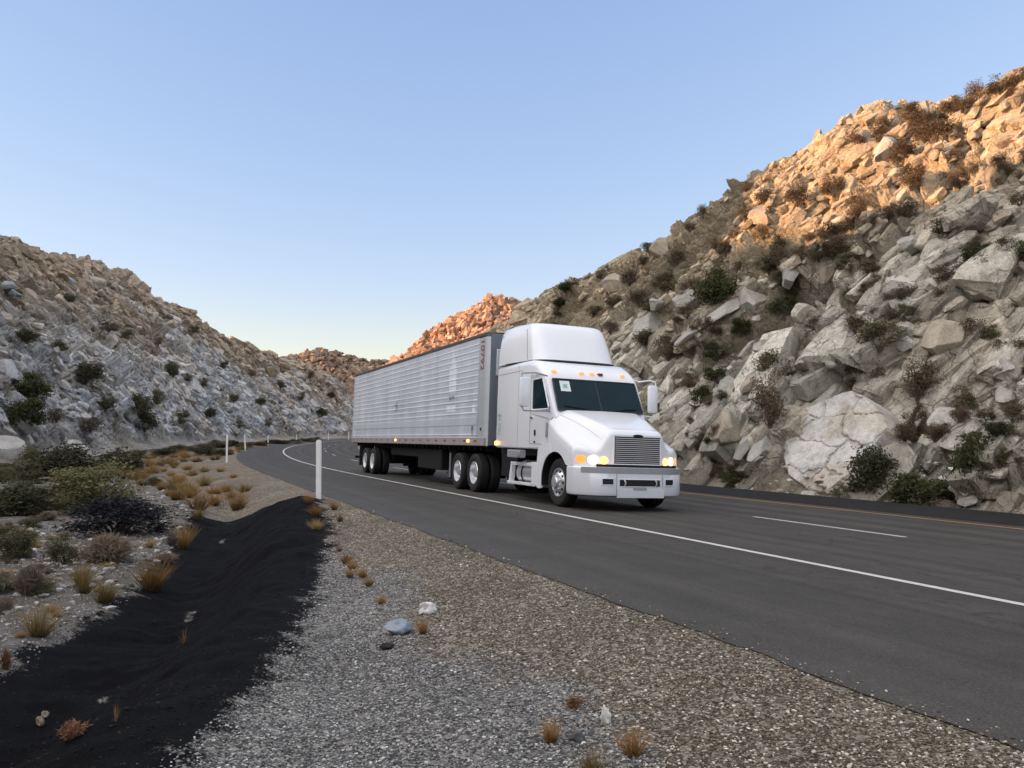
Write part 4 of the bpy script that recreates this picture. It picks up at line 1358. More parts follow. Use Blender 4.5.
for sg in (-1, 1):
    yb = YC + sg * 1.173
    P = [(2.58, 2.70), (2.66, 2.76), (3.12, 2.77), (3.46, 2.12), (3.44, 2.07), (2.62, 2.07), (2.58, 2.11)]
    m = MB().prism(P, yb - sg * .03, yb)
    gl = tk.part(m, 'side_window', M['glass'])
    m = MB(); m.tube([(x, yb + sg * .004, z) for x, z in P] + [(P[0][0], yb + sg * .004, P[0][1])], .02, 6)
    tk.part(m, 'window_frame', M['paint'], parent=gl, smooth=True)
    m = MB()
    Q = [(2.47, 1.32), (2.47, 2.86), (2.52, 2.89)]
    m.tube([(x, yb - sg * .002, z) for x, z in Q], .007, 5)
    m.tube([(x, yb - sg * .002, z) for x, z in ((2.47, 1.32), (3.3, 1.30))], .007, 5)
    m.tube([(2.5, yb + sg * .002, 2.0), (3.5, yb + sg * .002, 1.86)], .006, 5)
    tk.part(m, 'door_seam', M['seam'])
    tk.part(MB().tube([(.40, yb - sg * .002, 3.0), (2.0, yb - sg * .002, 3.02)], .005, 5), 'roof_seam', M['seam'])
    tk.part(MB().tube([(1.75, yb - sg * .003, 1.22), (1.75, yb - sg * .003, 3.15)], .005, 5), 'sleeper_seam', M['seam'])
    m = MB().box(3.36, 3.46, yb - .01, yb + sg * .02, 1.45, 1.78, 0, .04)
    tk.part(m, 'grab_recess', M['grey'], smooth=True, angle=40)
    tk.part(MB().box(2.72, 2.80, yb - .01, yb + sg * .006, 1.50, 1.62), 'access_plate', M['dark'])
    tk.part(MB().box(2.70, 2.80, yb - .01, yb + sg * .006, 1.34, 1.37), 'access_plate', M['dark'])
    m = MB().box(2.50, 2.62, yb - .01, yb + sg * .03, 1.88, 1.93, 0, .012)
    tk.part(m, 'door_handle', M['chrome'])
    m = MB().box(2.7, 2.86, yb + sg * -.01, yb + sg * .045, 2.88, 2.93, 0, .015).tube([(2.5, yb + sg * .02, 2.84), (2.75, yb + sg * .05, 2.87), (3.2, yb + sg * .03, 2.84)], .014, 6)
    tk.part(m, 'rain_gutter', M['paint'], smooth=True)
    # mirror
    ym0, ym1 = (-1.98, -1.74) if sg < 0 else (1.20, 1.44)
    m = MB().box(3.50, 3.62, ym0, ym1, 2.08, 2.72, 0, .05)
    mir = tk.part(m, 'mirror', M['paint'], smooth=True, angle=40)
    m = MB().box(3.497, 3.499, ym0 + .03, ym1 - .03, 2.12, 2.68); tk.part(m, 'mirror_glass', M['chrome'], parent=mir)
    yi = YC + sg * 1.15; ymid = (ym0 + ym1) / 2; yo_ = ym1 if sg > 0 else ym0
    m = MB().tube([(3.30, yi, 2.80), (3.52, (yi + yo_) / 2, 2.83), (3.56, yo_ - sg * .05, 2.80), (3.56, yo_ - sg * .04, 2.70)], .017, 7)
    m.tube([(3.48, yi, 2.02), (3.56, ymid, 2.0), (3.56, yo_ - sg * .05, 2.10)], .017, 7)
    tk.part(m, 'mirror_arm', M['grey'] if sg < 0 else M['paint'], parent=mir, smooth=True)
# roof marker lamps
for v in (-.86, -.24, 0.0, .2, .72):
    x, z = 3.17, 2.905
    m = MB().box(x - .05, x + .05, YC + v * 1.1 - .06, YC + v * 1.1 + .06, z - .015, z + .045, 0, .02)
    tk.part(m, 'marker_lamp', M['amber_dim'] if v != .2 else M['red_ink'], smooth=True, angle=40)
# faded green door logo low on the sleeper and an amber side lamp
yb = YC - 1.1745
m = MB()
for x, z, ww, hh in ((.90, 1.98, .07, .05), (.98, 1.95, .05, .09), (1.05, 1.97, .09, .04), (.92, 1.90, .16, .03), (1.0, 1.86, .05, .03), (.91, 1.77, .2, .022), (.92, 1.71, .17, .022), (.91, 1.65, .2, .022), (.93, 1.59, .14, .022), (.91, 1.53, .18, .022)):
    x -= .42
    tk.part(MB().box(x, x + ww, yb - .002, yb + .01, z, z + hh), 'faded_logo', M['green_ink'])
tk.part(MB().box(.36, .47, yb - .03, yb + .02, 1.25, 1.36, 0, .02), 'side_lamp', M['amber_bright'], smooth=True, angle=40)
# chassis, tank and step
m = MB().box(-3.1, 4.9, -.50, -.38, .72, 1.02).box(-3.1, 4.9, .38, .50, .72, 1.02)
for x in (-2.9, -1.7, -.4, .6, 1.6, 2.6): m.box(x, x + .12, -.38, .38, .75, 1.0)
m.box(-2.4, -.9, -.45, .45, 1.02, 1.16, 0, .04).box(-1.9, 2.9, -.36, .36, .45, .74).box(.2, 3.3, -1.0, 1.0, 1.04, 1.20).box(.3, 1.3, -1.02, 1.02, .5, 1.05)
tk.part(m, 'chassis', M['black'])
for t in (-1.15, -2.5):
    tk.part(MB().tube([(t, -1.0, .51), (t, 1.0, .51)], .09, 10).tube([(t, -.2, .51), (t, .2, .51)], [.2, .2], 12), 'axle', M['black'])
    for sg in (-1, 1): wheel(tk, t, sg, 1.24)
tk.part(MB().tube([(3.95, -1.0, .5), (3.95, .9, .5)], .07, 10), 'axle', M['black'])
for sg in (-1, 1):
    wheel(tk, 3.95, sg, 1.20, dished=False, dual=False)
    tk.part(MB().box(-3.22, -3.20, sg * .6, sg * 1.24, .25, 1.05), 'mud_flap', M['rubber'])
    tk.part(MB().box(-3.22, -3.17, sg * 1.22 - .02, sg * 1.22 + .02, .3, 1.0), 'flap_hanger', M['grey'])
    ys_ = YC + sg * 1.14
    m = MB().lathe([(0, 0), (.26, 0), (.30, .03), (.30, 1.27), (.26, 1.30), (0, 1.30)], (1.62, YC + sg * .82, .63), 'x', 28)
    tank = tk.part(m, 'fuel_tank', M['rim'], smooth=True, angle=35)
    m = MB()
    for x in (1.92, 2.62): m.lathe([(.305, 0), (.312, .005), (.312, .06), (.305, .065)], (x, YC + sg * .82, .63), 'x', 28)
    tk.part(m, 'tank_strap', M['black'], parent=tank)
    m = MB().box(1.50, 2.98, ys_ - .06, ys_ + .03, .80, .88, 0, .015).box(1.36, 2.98, ys_ - .10, ys_ + .05, .36, .43, 0, .015)
    m.add([(1.48, ys_ + .02, .88), (1.60, ys_ + .02, .88), (1.48, ys_ + .04, .37), (1.36, ys_ + .04, .37), (1.48, ys_ - .06, .88), (1.60, ys_ - .06, .88), (1.48, ys_ - .06, .37), (1.36, ys_ - .06, .37)],
          [(0, 1, 2, 3), (7, 6, 5, 4), (0, 4, 5, 1), (1, 5, 6, 2), (2, 6, 7, 3), (3, 7, 4, 0)])
    m.box(2.76, 3.10, ys_ - .10, ys_ + .03, .38, .90, 0, .02)
    tk.part(m, 'step_frame', M['paint'])
    m = MB().box(1.75, 2.35, ys_ - .28, ys_ - .06, .98, 1.16, 0, .02); m.tube([(2.40, ys_ - .2, 1.07), (2.46, ys_ - .2, 1.07)], .09, 14)
    tk.part(m, 'air_box', M['grey'])
# ------------------------------------------------------------------ where a pixel of the photograph meets the terrain
ALLV = np.concatenate(TERR)
_px, _py, _dp = project(ALLV)
_ok = np.isfinite(_dp) & (_px > -60) & (_px < 1084) & (_py > 0) & (_py < 830)
_ids = np.nonzero(_ok)[0]
_kx = (_px[_ids] + 60).astype(int) // 2; _ky = _py[_ids].astype(int) // 2
_key = _ky * 600 + _kx
_ord = np.lexsort((_dp[_ids], _key))
_u, _f = np.unique(_key[_ord], return_index=True)
_first = dict(zip(_u.tolist(), _ids[_ord][_f].tolist()))


def spot(px, py):
    """front-most terrain point near a pixel, and metres per pixel there"""
    best = None
    for rad in range(0, 6):
        for i in range(-rad, rad + 1):
            for j in range(-rad, rad + 1):
                if max(abs(i), abs(j)) != rad: continue
                k = (int(py) // 2 + j) * 600 + int(px + 60) // 2 + i
                if k in _first:
                    v = _first[k]
                    if best is None or _dp[v] < _dp[best] - .6: best = v
        if best is not None and rad >= 1: break
    if best is None: return None
    return ALLV[best].astype(float), _dp[best] / F_PX


# ------------------------------------------------------------------ plant meshes (unit: 1 wide, 1 high, standing on z = 0)
def quads_from(C, A, B):
    n = len(C)
    V = np.stack([C - A - B, C + A - B, C + A + B, C - A + B], 1).reshape(-1, 3)
    return V, np.arange(4 * n).reshape(n, 4)


def rnd_dirs(n, rg):
    v = rg.normal(size=(n, 3)); return v / np.linalg.norm(v, axis=1, keepdims=True)


def leafy(seed, n, leaf, c0, c1, K=24, spread=.125, low=.08):
    rg = np.random.default_rng(seed)
    th = rg.uniform(0, 2 * pi, K); ph = rg.uniform(.0, 1, K) ** .8
    rad = .37 * np.sqrt(ph) * rg.uniform(.6, 1.05, K)
    cz = low + (.86 - low) * np.sqrt(np.clip(1 - (rad / .5) ** 2, 0, 1)) * rg.uniform(.12, 1.0, K)
    C = np.stack([rad * np.cos(th), rad * np.sin(th), cz], 1)
    k = rg.integers(0, K, n)
    P = C[k] + np.clip(rg.normal(size=(n, 3)), -1.6, 1.6) * spread * rg.uniform(.5, 1.1, (K, 1))[k] * np.array([1, 1, .9])
    P[:, 2] = np.maximum(P[:, 2], .01)
    a = rnd_dirs(n, rg); b = np.cross(a, rnd_dirs(n, rg)); b /= np.linalg.norm(b, axis=1, keepdims=True) + 1e-9
    s = leaf * rg.uniform(.5, 1.3, (n, 1))
    V, Fq = quads_from(P, a * s, b * s * .45)
    col = np.asarray(c0) + (np.asarray(c1) - np.asarray(c0)) * np.clip(rg.uniform(0, 1, K)[k] * .55 + rg.uniform(0, .45, n), 0, 1)[:, None]
    col = np.repeat(col, 4, 0)
    mb = MB()
    for q in range(min(K, 11)):
        c = C[q]; mid = c * np.array([.45, .45, .5]) + rg.normal(size=3) * .03
        mb.tube([(rg.normal() * .02, rg.normal() * .02, -.05), tuple(mid), tuple(c)], [.016, .011, .005], 5)
    return (V, Fq, col), mb


def blades(P0, D, L, wd, rg, bend=.35, seg=3):
    """thin tapering strips from P0 along D"""
    n = len(P0)
    side = np.cross(D, rnd_dirs(n, rg)); side /= np.linalg.norm(side, axis=1, keepdims=True) + 1e-9
    hz = D.copy(); hz[:, 2] = 0
    V = []; T = np.linspace(0, 1, seg + 1)
    for t in T:
        c = P0 + D * (L * t)[:, None] + hz * (L * bend * t * t)[:, None] - np.array([0, 0, 1.0]) * (L * bend * .45 * t * t)[:, None]
        w = (wd * (1 - .85 * t))[:, None] * side
        V += [c - w, c + w]
    V = np.stack(V, 1)
    m = V.shape[1]
    idx = (np.arange(n) * m)[:, None]
    Fq = np.concatenate([idx + np.array([2 * i, 2 * i + 1, 2 * i + 3, 2 * i + 2]) for i in range(seg)])
    tt = np.repeat(T, 2)
    return V.reshape(-1, 3), Fq, np.tile(tt, n)


def tuft(seed, n, c_base, c_tip, spread=.75, wd=.010, br=.16):
    rg = np.random.default_rng(seed)
    th = rg.uniform(0, 2 * pi, n); r = br * np.sqrt(rg.uniform(0, 1, n))
    P0 = np.stack([r * np.cos(th), r * np.sin(th), np.full(n, -.03)], 1)
    el = rg.uniform(0, 1, n) ** 1.2 * spread; az = th + rg.normal(size=n) * .5
    D = np.stack([np.sin(el) * np.cos(az), np.sin(el) * np.sin(az), np.cos(el)], 1)
    V, Fq, t = blades(P0, D, rg.uniform(.55, 1.05, n), np.full(n, wd) * rg.uniform(.6, 1.3, n), rg, .30)
    V[:, :2] *= .72
    jit = np.repeat(rg.uniform(.65, 1.3, n), 8)[:, None]
    col = (np.asarray(c_base) * (1 - t[:, None]) + np.asarray(c_tip) * t[:, None]) * jit
    return V, Fq, col


def twigs(seed, n, c0, c1, wd=.008, low=.15, flat=1.0):
    """dome of fine dry twigs: branching strips"""
    rg = np.random.default_rng(seed)
    m = n // 6
    az = rg.uniform(0, 2 * pi, m); el = rg.uniform(low, 1.0, m) ** .7 * pi / 2
    D = np.stack([np.cos(el) * np.cos(az), np.cos(el) * np.sin(az), np.sin(el)], 1)
    P0 = rg.normal(size=(m, 3)) * np.array([.05, .05, 0])
    L = rg.uniform(.26, .40, m)
    V1, F1, t1 = blades(P0, D, L, np.full(m, wd * 1.5), rg, .05)
    k = rg.integers(0, m, n - m); f = rg.uniform(.35, 1, n - m)
    P1 = P0[k] + D[k] * (L[k] * f)[:, None]
    D1_ = D[k] + rnd_dirs(n - m, rg) * 1.0; D1_ /= np.linalg.norm(D1_, axis=1, keepdims=True)
    V2, F2, t2 = blades(P1, D1_, rg.uniform(.05, .15, n - m), np.full(n - m, wd), rg, .12)
    V = np.concatenate([V1, V2]); Fq = np.concatenate([F1, F2 + len(V1)])
    V[:, 2] = np.maximum(V[:, 2] * 1.5 * flat, -.02)
    u = np.repeat(rg.uniform(0, 1, n), 8)[:, None]
    return V, Fq, np.asarray(c0) * (1 - u) + np.asarray(c1) * u


PROTO = {}


def proto_leafy(key, **kw):
    PROTO[key] = []
    for i in range(3):
        (V, Fq, col), mb = leafy(hash(key) % 1 + 40 + i * 7 + len(PROTO) * 100, **kw)
        fol = np_mesh('foliage', V, Fq, M['leaf'], col=col); stm = mb.build('stems', M['twig'])
        PROTO[key].append((fol.data, stm.data)); bpy.data.objects.remove(fol); bpy.data.objects.remove(stm)


def proto_one(key, fn, name, mat, *a, **kw):
    PROTO[key] = []
    for i in range(3):
        V, Fq, col = fn(900 + i * 13 + len(PROTO) * 100, *a, **kw)
        o = np_mesh(name, V, Fq, mat, col=col); PROTO[key].append((o.data, None)); bpy.data.objects.remove(o)


M['twig'] = mat_plain('bark', (.09, .068, .05), .9, 0, .3, 15)
GA, GB = (.046, .054, .022), (.105, .108, .048)
proto_leafy('green', n=3600, leaf=.026, c0=GA, c1=GB)
proto_leafy('darkgreen', n=4200, leaf=.025, c0=(.052, .055, .030), c1=(.115, .112, .066), K=28)
proto_leafy('olive', n=3000, leaf=.024, c0=(.075, .070, .038), c1=(.16, .145, .082), K=24, spread=.12)
proto_leafy('yellowgreen', n=5200, leaf=.017, c0=(.080, .082, .036), c1=(.20, .185, .090), K=30, spread=.11)
proto_leafy('brown', n=2800, leaf=.020, c0=(.075, .056, .037), c1=(.175, .13, .085), K=26, spread=.12)
proto_one('tan', twigs, 'dry_bush', M['dry'], 5600, (.19, .14, .10), (.42, .33, .25), .007)
proto_one('greytan', twigs, 'dry_bush', M['dry'], 4200, (.16, .12, .095), (.34, .27, .215), .0065, .3)
proto_leafy('burnt', n=6000, leaf=.017, c0=(.007, .007, .010), c1=(.030, .030, .038), K=34, spread=.10)
proto_one('gold', tuft, 'grass_tuft', M['dry'], 260, (.10, .062, .024), (.42, .24, .085))
proto_one('straw', tuft, 'grass_tuft', M['dry'], 260, (.13, .095, .045), (.46, .33, .14))
proto_one('green_gold', tuft, 'grass_tuft', M['dry'], 240, (.055, .055, .02), (.30, .20, .075))
proto_one('sprig', tuft, 'dry_weed', M['dry'], 26, (.18, .11, .05), (.36, .21, .09), .6, .014, .05)
proto_one('redweed', twigs, 'dry_weed', M['dry'], 420, (.15, .075, .045), (.33, .18, .10), .012, .3)

KIND = {'green': ('desert_shrub', 'shrub'), 'darkgreen': ('desert_shrub', 'shrub'), 'olive': ('desert_shrub', 'shrub'), 'yellowgreen': ('desert_shrub', 'shrub'), 'brown': ('desert_shrub', 'shrub'),
        'tan': ('dry_bush', 'dry bush'), 'greytan': ('dry_bush', 'dry bush'), 'burnt': ('burnt_brush', 'brush heap'), 'gold': ('grass_tuft', 'grass tuft'), 'straw': ('grass_tuft', 'grass tuft'),
        'green_gold': ('grass_tuft', 'grass tuft'), 'sprig': ('dry_weed', 'weed'), 'redweed': ('dry_weed', 'weed')}
_cnt = [0]


def plant(kind, px, py, w, h, label, group=None):
    q = spot(px, py)
    if q is None: return
    P, mpp = q
    _cnt[0] += 1
    fol, stm = PROTO[kind][_cnt[0] % 3]
    sw, sh = w * mpp, h * mpp
    name, cat = KIND[kind]
    if stm is None:
        o = bpy.data.objects.new(name, fol); COL.objects.link(o)
    else:
        o = empty(name)
        for nm, me in (('foliage', fol), ('stems', stm)):
            c = bpy.data.objects.new(nm, me); COL.objects.link(c); c.parent = o
    e = 1.3 if name == 'grass_tuft' else 1.12
    sw *= e; sh *= e * .98
    o.location = (P[0], P[1], P[2] - .06 * sh); o.scale = (sw, sw * random.uniform(.8, 1.05), sh); o.rotation_euler = (random.uniform(-.08, .08), random.uniform(-.08, .08), random.uniform(0, 6.28))
    tag(o, label, cat, group)


G1, G2, G3, G4 = 'shrubs on the rocky slope beside the road', 'shrubs on the shaded rock face opposite the truck', 'grass tufts along the gravel verge', 'plants on the sandy flat'
for a in (
    ('darkgreen', 876, 494, 56, 54, 'dark green round shrub at the foot of the big pale slab'),
    ('green', 916, 506, 62, 38, 'green bushy shrub by the kerb just right of the dark round one'),
    ('green', 974, 490, 56, 70, 'tall open green shrub in front of the pale block beside the road'),
    ('yellowgreen', 845, 499, 36, 18, 'low yellow green brush at the foot of the pale slab'),
    ('green', 717, 359, 36, 22, 'small round bright green shrub alone above the truck mirror'),
    ('green', 787, 313, 32, 24, 'round green shrub above the leaning rock ribs'),
    ('green', 715, 306, 50, 40, 'loose green shrub on the upper side of the long white ledge'),
    ('olive', 880, 346, 46, 34, 'olive green shrub topping the wide brown thicket'),
    ('brown', 868, 380, 56, 40, 'wide brown thicket in the middle of the slope above the pale slab'),
    ('brown', 918, 402, 40, 48, 'grey brown twiggy shrub between thicket and white boulder'),
    ('brown', 972, 344, 32, 30, 'brown rounded shrub under the rounded pale boulder'),
    ('olive', 993, 338, 20, 16, 'small olive shrub right beside the brown rounded one'),
    ('brown', 768, 424, 40, 56, 'dark brown shrub mass filling the gully left of the pale slab'),
    ('olive', 775, 376, 38, 32, 'olive brown shrub at the head of the gully'),
    ('olive', 818, 388, 30, 18, 'low olive shrub just above the top edge of the pale slab'),
    ('brown', 857, 394, 28, 22, 'small brown shrub at the top right corner of the pale slab'),
    ('brown', 948, 234, 40, 18, 'low dark shrub on shaded rubble under the sunlit rock'),
    ('brown', 985, 280, 38, 28, 'brown shrub above the rounded pale boulder'),
    ('olive', 968, 408, 22, 26, 'yellowish olive shrub above the white angular block'),
    ('olive', 925, 430, 24, 30, 'thin olive shrub left of the white angular block'),
    ('brown', 975, 106, 24, 28, 'brown shrub standing on the sunlit crest'),
    ('brown', 1000, 92, 32, 20, 'wide brown shrub on the highest part of the crest'),
    ('brown', 1018, 86, 20, 20, 'round brown shrub on the crest at the photo edge'),
    ('brown', 932, 138, 46, 24, 'long brown shrub across the sunlit rock below the crest'),
    ('darkgreen', 812, 502, 20, 10, 'tiny dark green shrub by the kerb under the leaning ribs'),
    ('yellowgreen', 735, 486, 34, 18, 'yellow green brush by the kerb just right of the truck'),
    ('green', 945, 497, 26, 22, 'small green shrub by the kerb between two larger green shrubs'),
): plant(*a, group=G1)
for k, (px, py, w, h) in enumerate(((905, 214, 38, 16), (886, 220, 28, 14), (868, 226, 24, 14), (832, 234, 40, 18), (850, 228, 22, 14), (800, 202, 32, 22), (835, 194, 30, 22), (856, 216, 24, 24), (764, 202, 26, 16), (905, 152, 32, 18),
    (880, 132, 26, 18), (1000, 168, 26, 18), (960, 184, 26, 14), (745, 190, 16, 12), (704, 214, 16, 14), (688, 230, 14, 11), (650, 252, 18, 12), (626, 282, 20, 18), (565, 292, 22, 10), (600, 278, 14, 9), (640, 302, 24, 18), (662, 287, 28, 20),
    (745, 218, 18, 18), (762, 238, 24, 16), (725, 254, 18, 16), (668, 358, 34, 28), (642, 348, 28, 20), (700, 330, 30, 20), (742, 335, 26, 18), (690, 296, 26, 22), (612, 304, 20, 14), (592, 314, 20, 12), (1004, 224, 26, 18), (1018, 204, 22, 18),
    (800, 260, 26, 16), (830, 285, 26, 18), (870, 270, 28, 14), (740, 275, 22, 16), (780, 345, 30, 20), (940, 300, 26, 18), (1000, 300, 26, 16), (905, 320, 26, 18), (815, 330, 22, 16), (700, 400, 24, 20), (1012, 420, 24, 26), (998, 470, 30, 24), (640, 262, 14, 10), (676, 262, 22, 16))):
    plant('brown' if py < 240 else ('brown', 'olive', 'brown', 'green', 'brown')[k % 5], px, py, w, h, 'small scrubby brown or olive shrub growing between the rocks of the slope above the road', G1)
rq = np.random.default_rng(12)
n_ = 0
while n_ < 150:
    px, py = rq.uniform(548, 1030), rq.uniform(95, 480)
    sk = np.interp(px, [p[0] for p in reversed(SKY_R)], [p[1] for p in reversed(SKY_R)])
    if py < sk + 6 or (px < 690 and py > 335) or (770 < px < 895 and py > 395) or fbm(np.array([px / 70.]), np.array([py / 45.]), 71, 3)[0] < (.06 if py < 235 and px > 740 else -.03): continue
    s = rq.uniform(10, 24) * np.interp(px, [545, 760], [.7, 1.0])
    plant('brown' if py < 250 else ('brown', 'olive', 'brown', 'brown', 'green')[n_ % 5], px, py, s * 1.25, s * .85, 'small scrubby brown or olive shrub growing between the rocks of the slope above the road', G1); n_ += 1
for a in (
    ('green', 32, 400, 42, 30, 'round green shrub on the rock face at the left edge'),
    ('green', 22, 424, 44, 30, 'wide green shrub just under the round one at the left edge'),
    ('darkgreen', 85, 382, 38, 22, 'long dark shrub in a slanting cleft of the shaded rock face'),
    ('darkgreen', 172, 374, 20, 16, 'dark round shrub alone in the middle of the shaded rock face'),
    ('olive', 158, 400, 18, 16, 'grey olive shrub under the dark round one on rock face'),
): plant(*a, group=G2)
for k, (px, py, w, h) in enumerate(((28, 342, 24, 14), (12, 298, 24, 10), (188, 380, 12, 9), (140, 414, 24, 22), (128, 336, 14, 10), (110, 328, 26, 10), (145, 428, 26, 22), (195, 332, 12, 8), (205, 388, 12, 10), (235, 398, 12, 9), (225, 364, 12, 8),
    (252, 374, 12, 8), (262, 402, 12, 9), (282, 388, 12, 8), (300, 398, 12, 9), (322, 412, 12, 9), (240, 424, 12, 9), (270, 428, 12, 9), (212, 414, 14, 10), (60, 352, 20, 12), (55, 420, 24, 14), (105, 408, 20, 14), (182, 420, 18, 14), (90, 430, 26, 16), (330, 396, 10, 7), (312, 378, 10, 7), (160, 345, 14, 9), (70, 300, 16, 8))):
    plant(('darkgreen', 'olive', 'brown')[k % 3], px, py, w, h, 'small dark shrub growing from a crack in the shaded rock face', G2)
for a in (
    ('darkgreen', 20, 512, 70, 38, 'dark green bush at the left edge behind the sandy flat'), ('darkgreen', 66, 476, 84, 38, 'wide dark bush at the foot of the shaded rock face'), ('darkgreen', 122, 475, 50, 32, 'dark bush right of the wide one under the rock face'),
    ('olive', 30, 468, 40, 28, 'olive bush in the corner under the rock face'), ('yellowgreen', 94, 506, 92, 54, 'big pale yellow green bush behind the burnt brush'), ('burnt', 118, 532, 116, 36, 'heap of burnt black brush lying on sandy flat'),
    ('olive', 12, 558, 46, 30, 'low olive bush at the left edge of sandy flat'), ('tan', 109, 562, 62, 44, 'round tan leafless bush in front of burnt brush'), ('olive', 64, 567, 34, 34, 'small olive bush left of the round tan one'),
    ('straw', 80, 584, 26, 28, 'pale straw tuft in front of the small olive bush'), ('greytan', 29, 594, 44, 48, 'pinkish grey twiggy bush near the left edge'), ('gold', 182, 546, 24, 28, 'orange grass tuft beside a grey clump at swale edge'),
    ('greytan', 172, 547, 18, 20, 'small grey twiggy clump against the orange tuft'), ('gold', 150, 589, 38, 36, 'large orange grass tuft on the edge of black swale'), ('green_gold', 104, 603, 32, 26, 'greenish tuft just left of the large orange tuft'),
    ('green_gold', 85, 595, 22, 22, 'smaller greenish tuft behind the low greenish one'), ('straw', 37, 635, 46, 36, 'bright yellow straw tuft by the edge of the black swale'), ('redweed', 6, 668, 24, 34, 'reddish dry weed at the left edge by black swale'),
    ('greytan', 2, 612, 30, 26, 'grey twiggy bush cut by the left edge of photo'), ('gold', 199, 508, 32, 22, 'wide orange tuft pair behind the head of black swale'), ('gold', 237, 509, 24, 23, 'round orange tuft on the gravel beyond the black swale'),
    ('green_gold', 199, 518, 16, 16, 'small olive tuft at the head of black swale'), ('tan', 165, 560, 34, 14, 'flattened pale dry bush beside the swale edge'),
): plant(*a, group=G4)
for k, (px, py, w, h) in enumerate(((214, 505, 20, 14), (174, 499, 18, 12), (184, 490, 18, 12), (174, 483, 24, 10), (205, 483, 20, 14), (217, 490, 22, 10), (229, 488, 18, 10), (244, 488, 18, 10), (230, 497, 14, 10), (139, 476, 28, 14), (174, 463, 16, 7), (194, 472, 18, 9),
    (182, 455, 16, 6), (213, 457, 22, 7), (153, 471, 24, 10), (168, 461, 26, 8), (198, 459, 18, 7), (150, 462, 18, 7), (188, 466, 14, 7), (206, 468, 14, 7), (160, 486, 18, 10), (222, 468, 12, 6), (140, 482, 20, 12), (235, 474, 12, 6), (262, 446, 14, 4), (240, 447, 16, 5), (225, 450, 16, 5))):
    plant(('gold', 'green_gold', 'gold')[k % 3], px, py, w, h, 'small orange brown tuft among many on the flat behind the swale', G4)
rq = np.random.default_rng(39)
n_ = 0
while n_ < 46:
    px, py = rq.uniform(-5, 200), rq.uniform(512, 660)
    if px > np.interp(py, [512, 560, 600, 660], [180, 140, 100, 10]): continue
    w = rq.uniform(8, 20) * np.interp(py, [512, 660], [.8, 1.3])
    plant(('gold', 'greytan', 'straw', 'redweed', 'greytan')[n_ % 5], px, py, w, w * rq.uniform(.35, .7), 'small dry clump among the bushes on the sandy flat left of the black swale', G4); n_ += 1
for k in range(30):
    px = rq.uniform(125, 345); py = np.interp(px, [125, 200, 260, 345], [456, 447, 441.5, 437.5]) + rq.uniform(-1, 2.5); w = rq.uniform(12, 26) * np.interp(px, [125, 345], [1.1, .7])
    plant(('olive', 'brown', 'gold', 'darkgreen')[k % 4], px, py, w, w * rq.uniform(.22, .36), 'low brown or olive scrub along the far foot of the shaded rock face', G4)
rq = np.random.default_rng(29)
n_ = 0
while n_ < 34:
    px, py = rq.uniform(-5, 140), rq.uniform(468, 600)
    if px > np.interp(py, [468, 505, 530, 600], [140, 120, 70, 45]) : continue
    w = rq.uniform(26, 50) * np.interp(py, [468, 600], [.85, .8])
    plant(('yellowgreen', 'olive', 'greytan', 'olive', 'yellowgreen', 'tan')[n_ % 6], px, py, w, w * rq.uniform(.36, .55), 'low dry olive scrub among other bushes on the sandy flat by the rock face', G4); n_ += 1
rq = np.random.default_rng(19)
n_ = 0
while n_ < 48:
    px, py = rq.uniform(95, 300), rq.uniform(447, 500)
    x, y = gpt(px, py, -.4); s, n = (float(q) for q in inv(np.array(x), np.array(y)))
    if n > -1.6 - .03 * s or n < -11 or (px < 165 and py > 470): continue
    w = rq.uniform(10, 22) * np.interp(py, [447, 500], [.6, 1.1])
    plant(('gold', 'straw', 'gold', 'green_gold')[n_ % 4], px, py, w, w * np.interp(py, [447, 500], [.4, .75]), 'small orange brown tuft among many on the flat behind the swale', G4); n_ += 1
for k, (px, py, w, h) in enumerate(((205, 453, 26, 10), (220, 452, 20, 8), (157, 483, 16, 10), (180, 449, 26, 8), (240, 444, 18, 5), (262, 442, 18, 5), (285, 440, 18, 4))):
    plant('darkgreen', px, py, w, h, 'low dark bush at the far foot of the shaded rock face', G4)
for a in (
    ('gold', 309, 503, 11, 11, 'small orange tuft just behind the nearest white post'), ('gold', 316, 515, 16, 13, 'orange tuft right at the foot of the nearest white post'), ('straw', 317.5, 529, 15, 12, 'yellow tuft in front of the nearest white post'),
    ('gold', 333, 509, 11, 11, 'orange tuft right of the nearest white post'), ('green_gold', 341, 521, 10, 10, 'tiny tuft right of the yellow one near post'), ('gold', 380, 603, 15, 10, 'low tuft on gravel beyond the plastic bag'),
    ('gold', 423, 633, 17, 18, 'orange tuft right beside the grey plastic bag'), ('gold', 551, 743, 24, 28, 'upright brownish tuft on gravel at the bottom of photo'), ('green_gold', 593, 775, 32, 32, 'greenish tuft cut by the bottom edge of photo'),
    ('gold', 633, 755, 32, 32, 'thin orange tuft on gravel near the white scrap'), ('redweed', 575, 707, 36, 18, 'flattened orange dry weed on the tan gravel'), ('redweed', 70, 737, 50, 28, 'orange dry weed lying in the black swale'),
    ('sprig', 114, 721, 16, 26, 'thin dry sprig in the swale right of the orange weed'), ('sprig', 182, 642, 16, 20, 'thin dry sprig on the sandy streak in the black swale'),
): plant(*a, group=G3)
for px, py, w, h in ((344, 562, 14, 13), (353, 569, 14, 12), (350, 579, 13, 11), (362, 577, 14, 12), (369, 585, 13, 10), (338, 551, 8, 7)):
    plant('gold', px, py, w, h, 'orange tuft in the short row between black swale and gravel', G3)

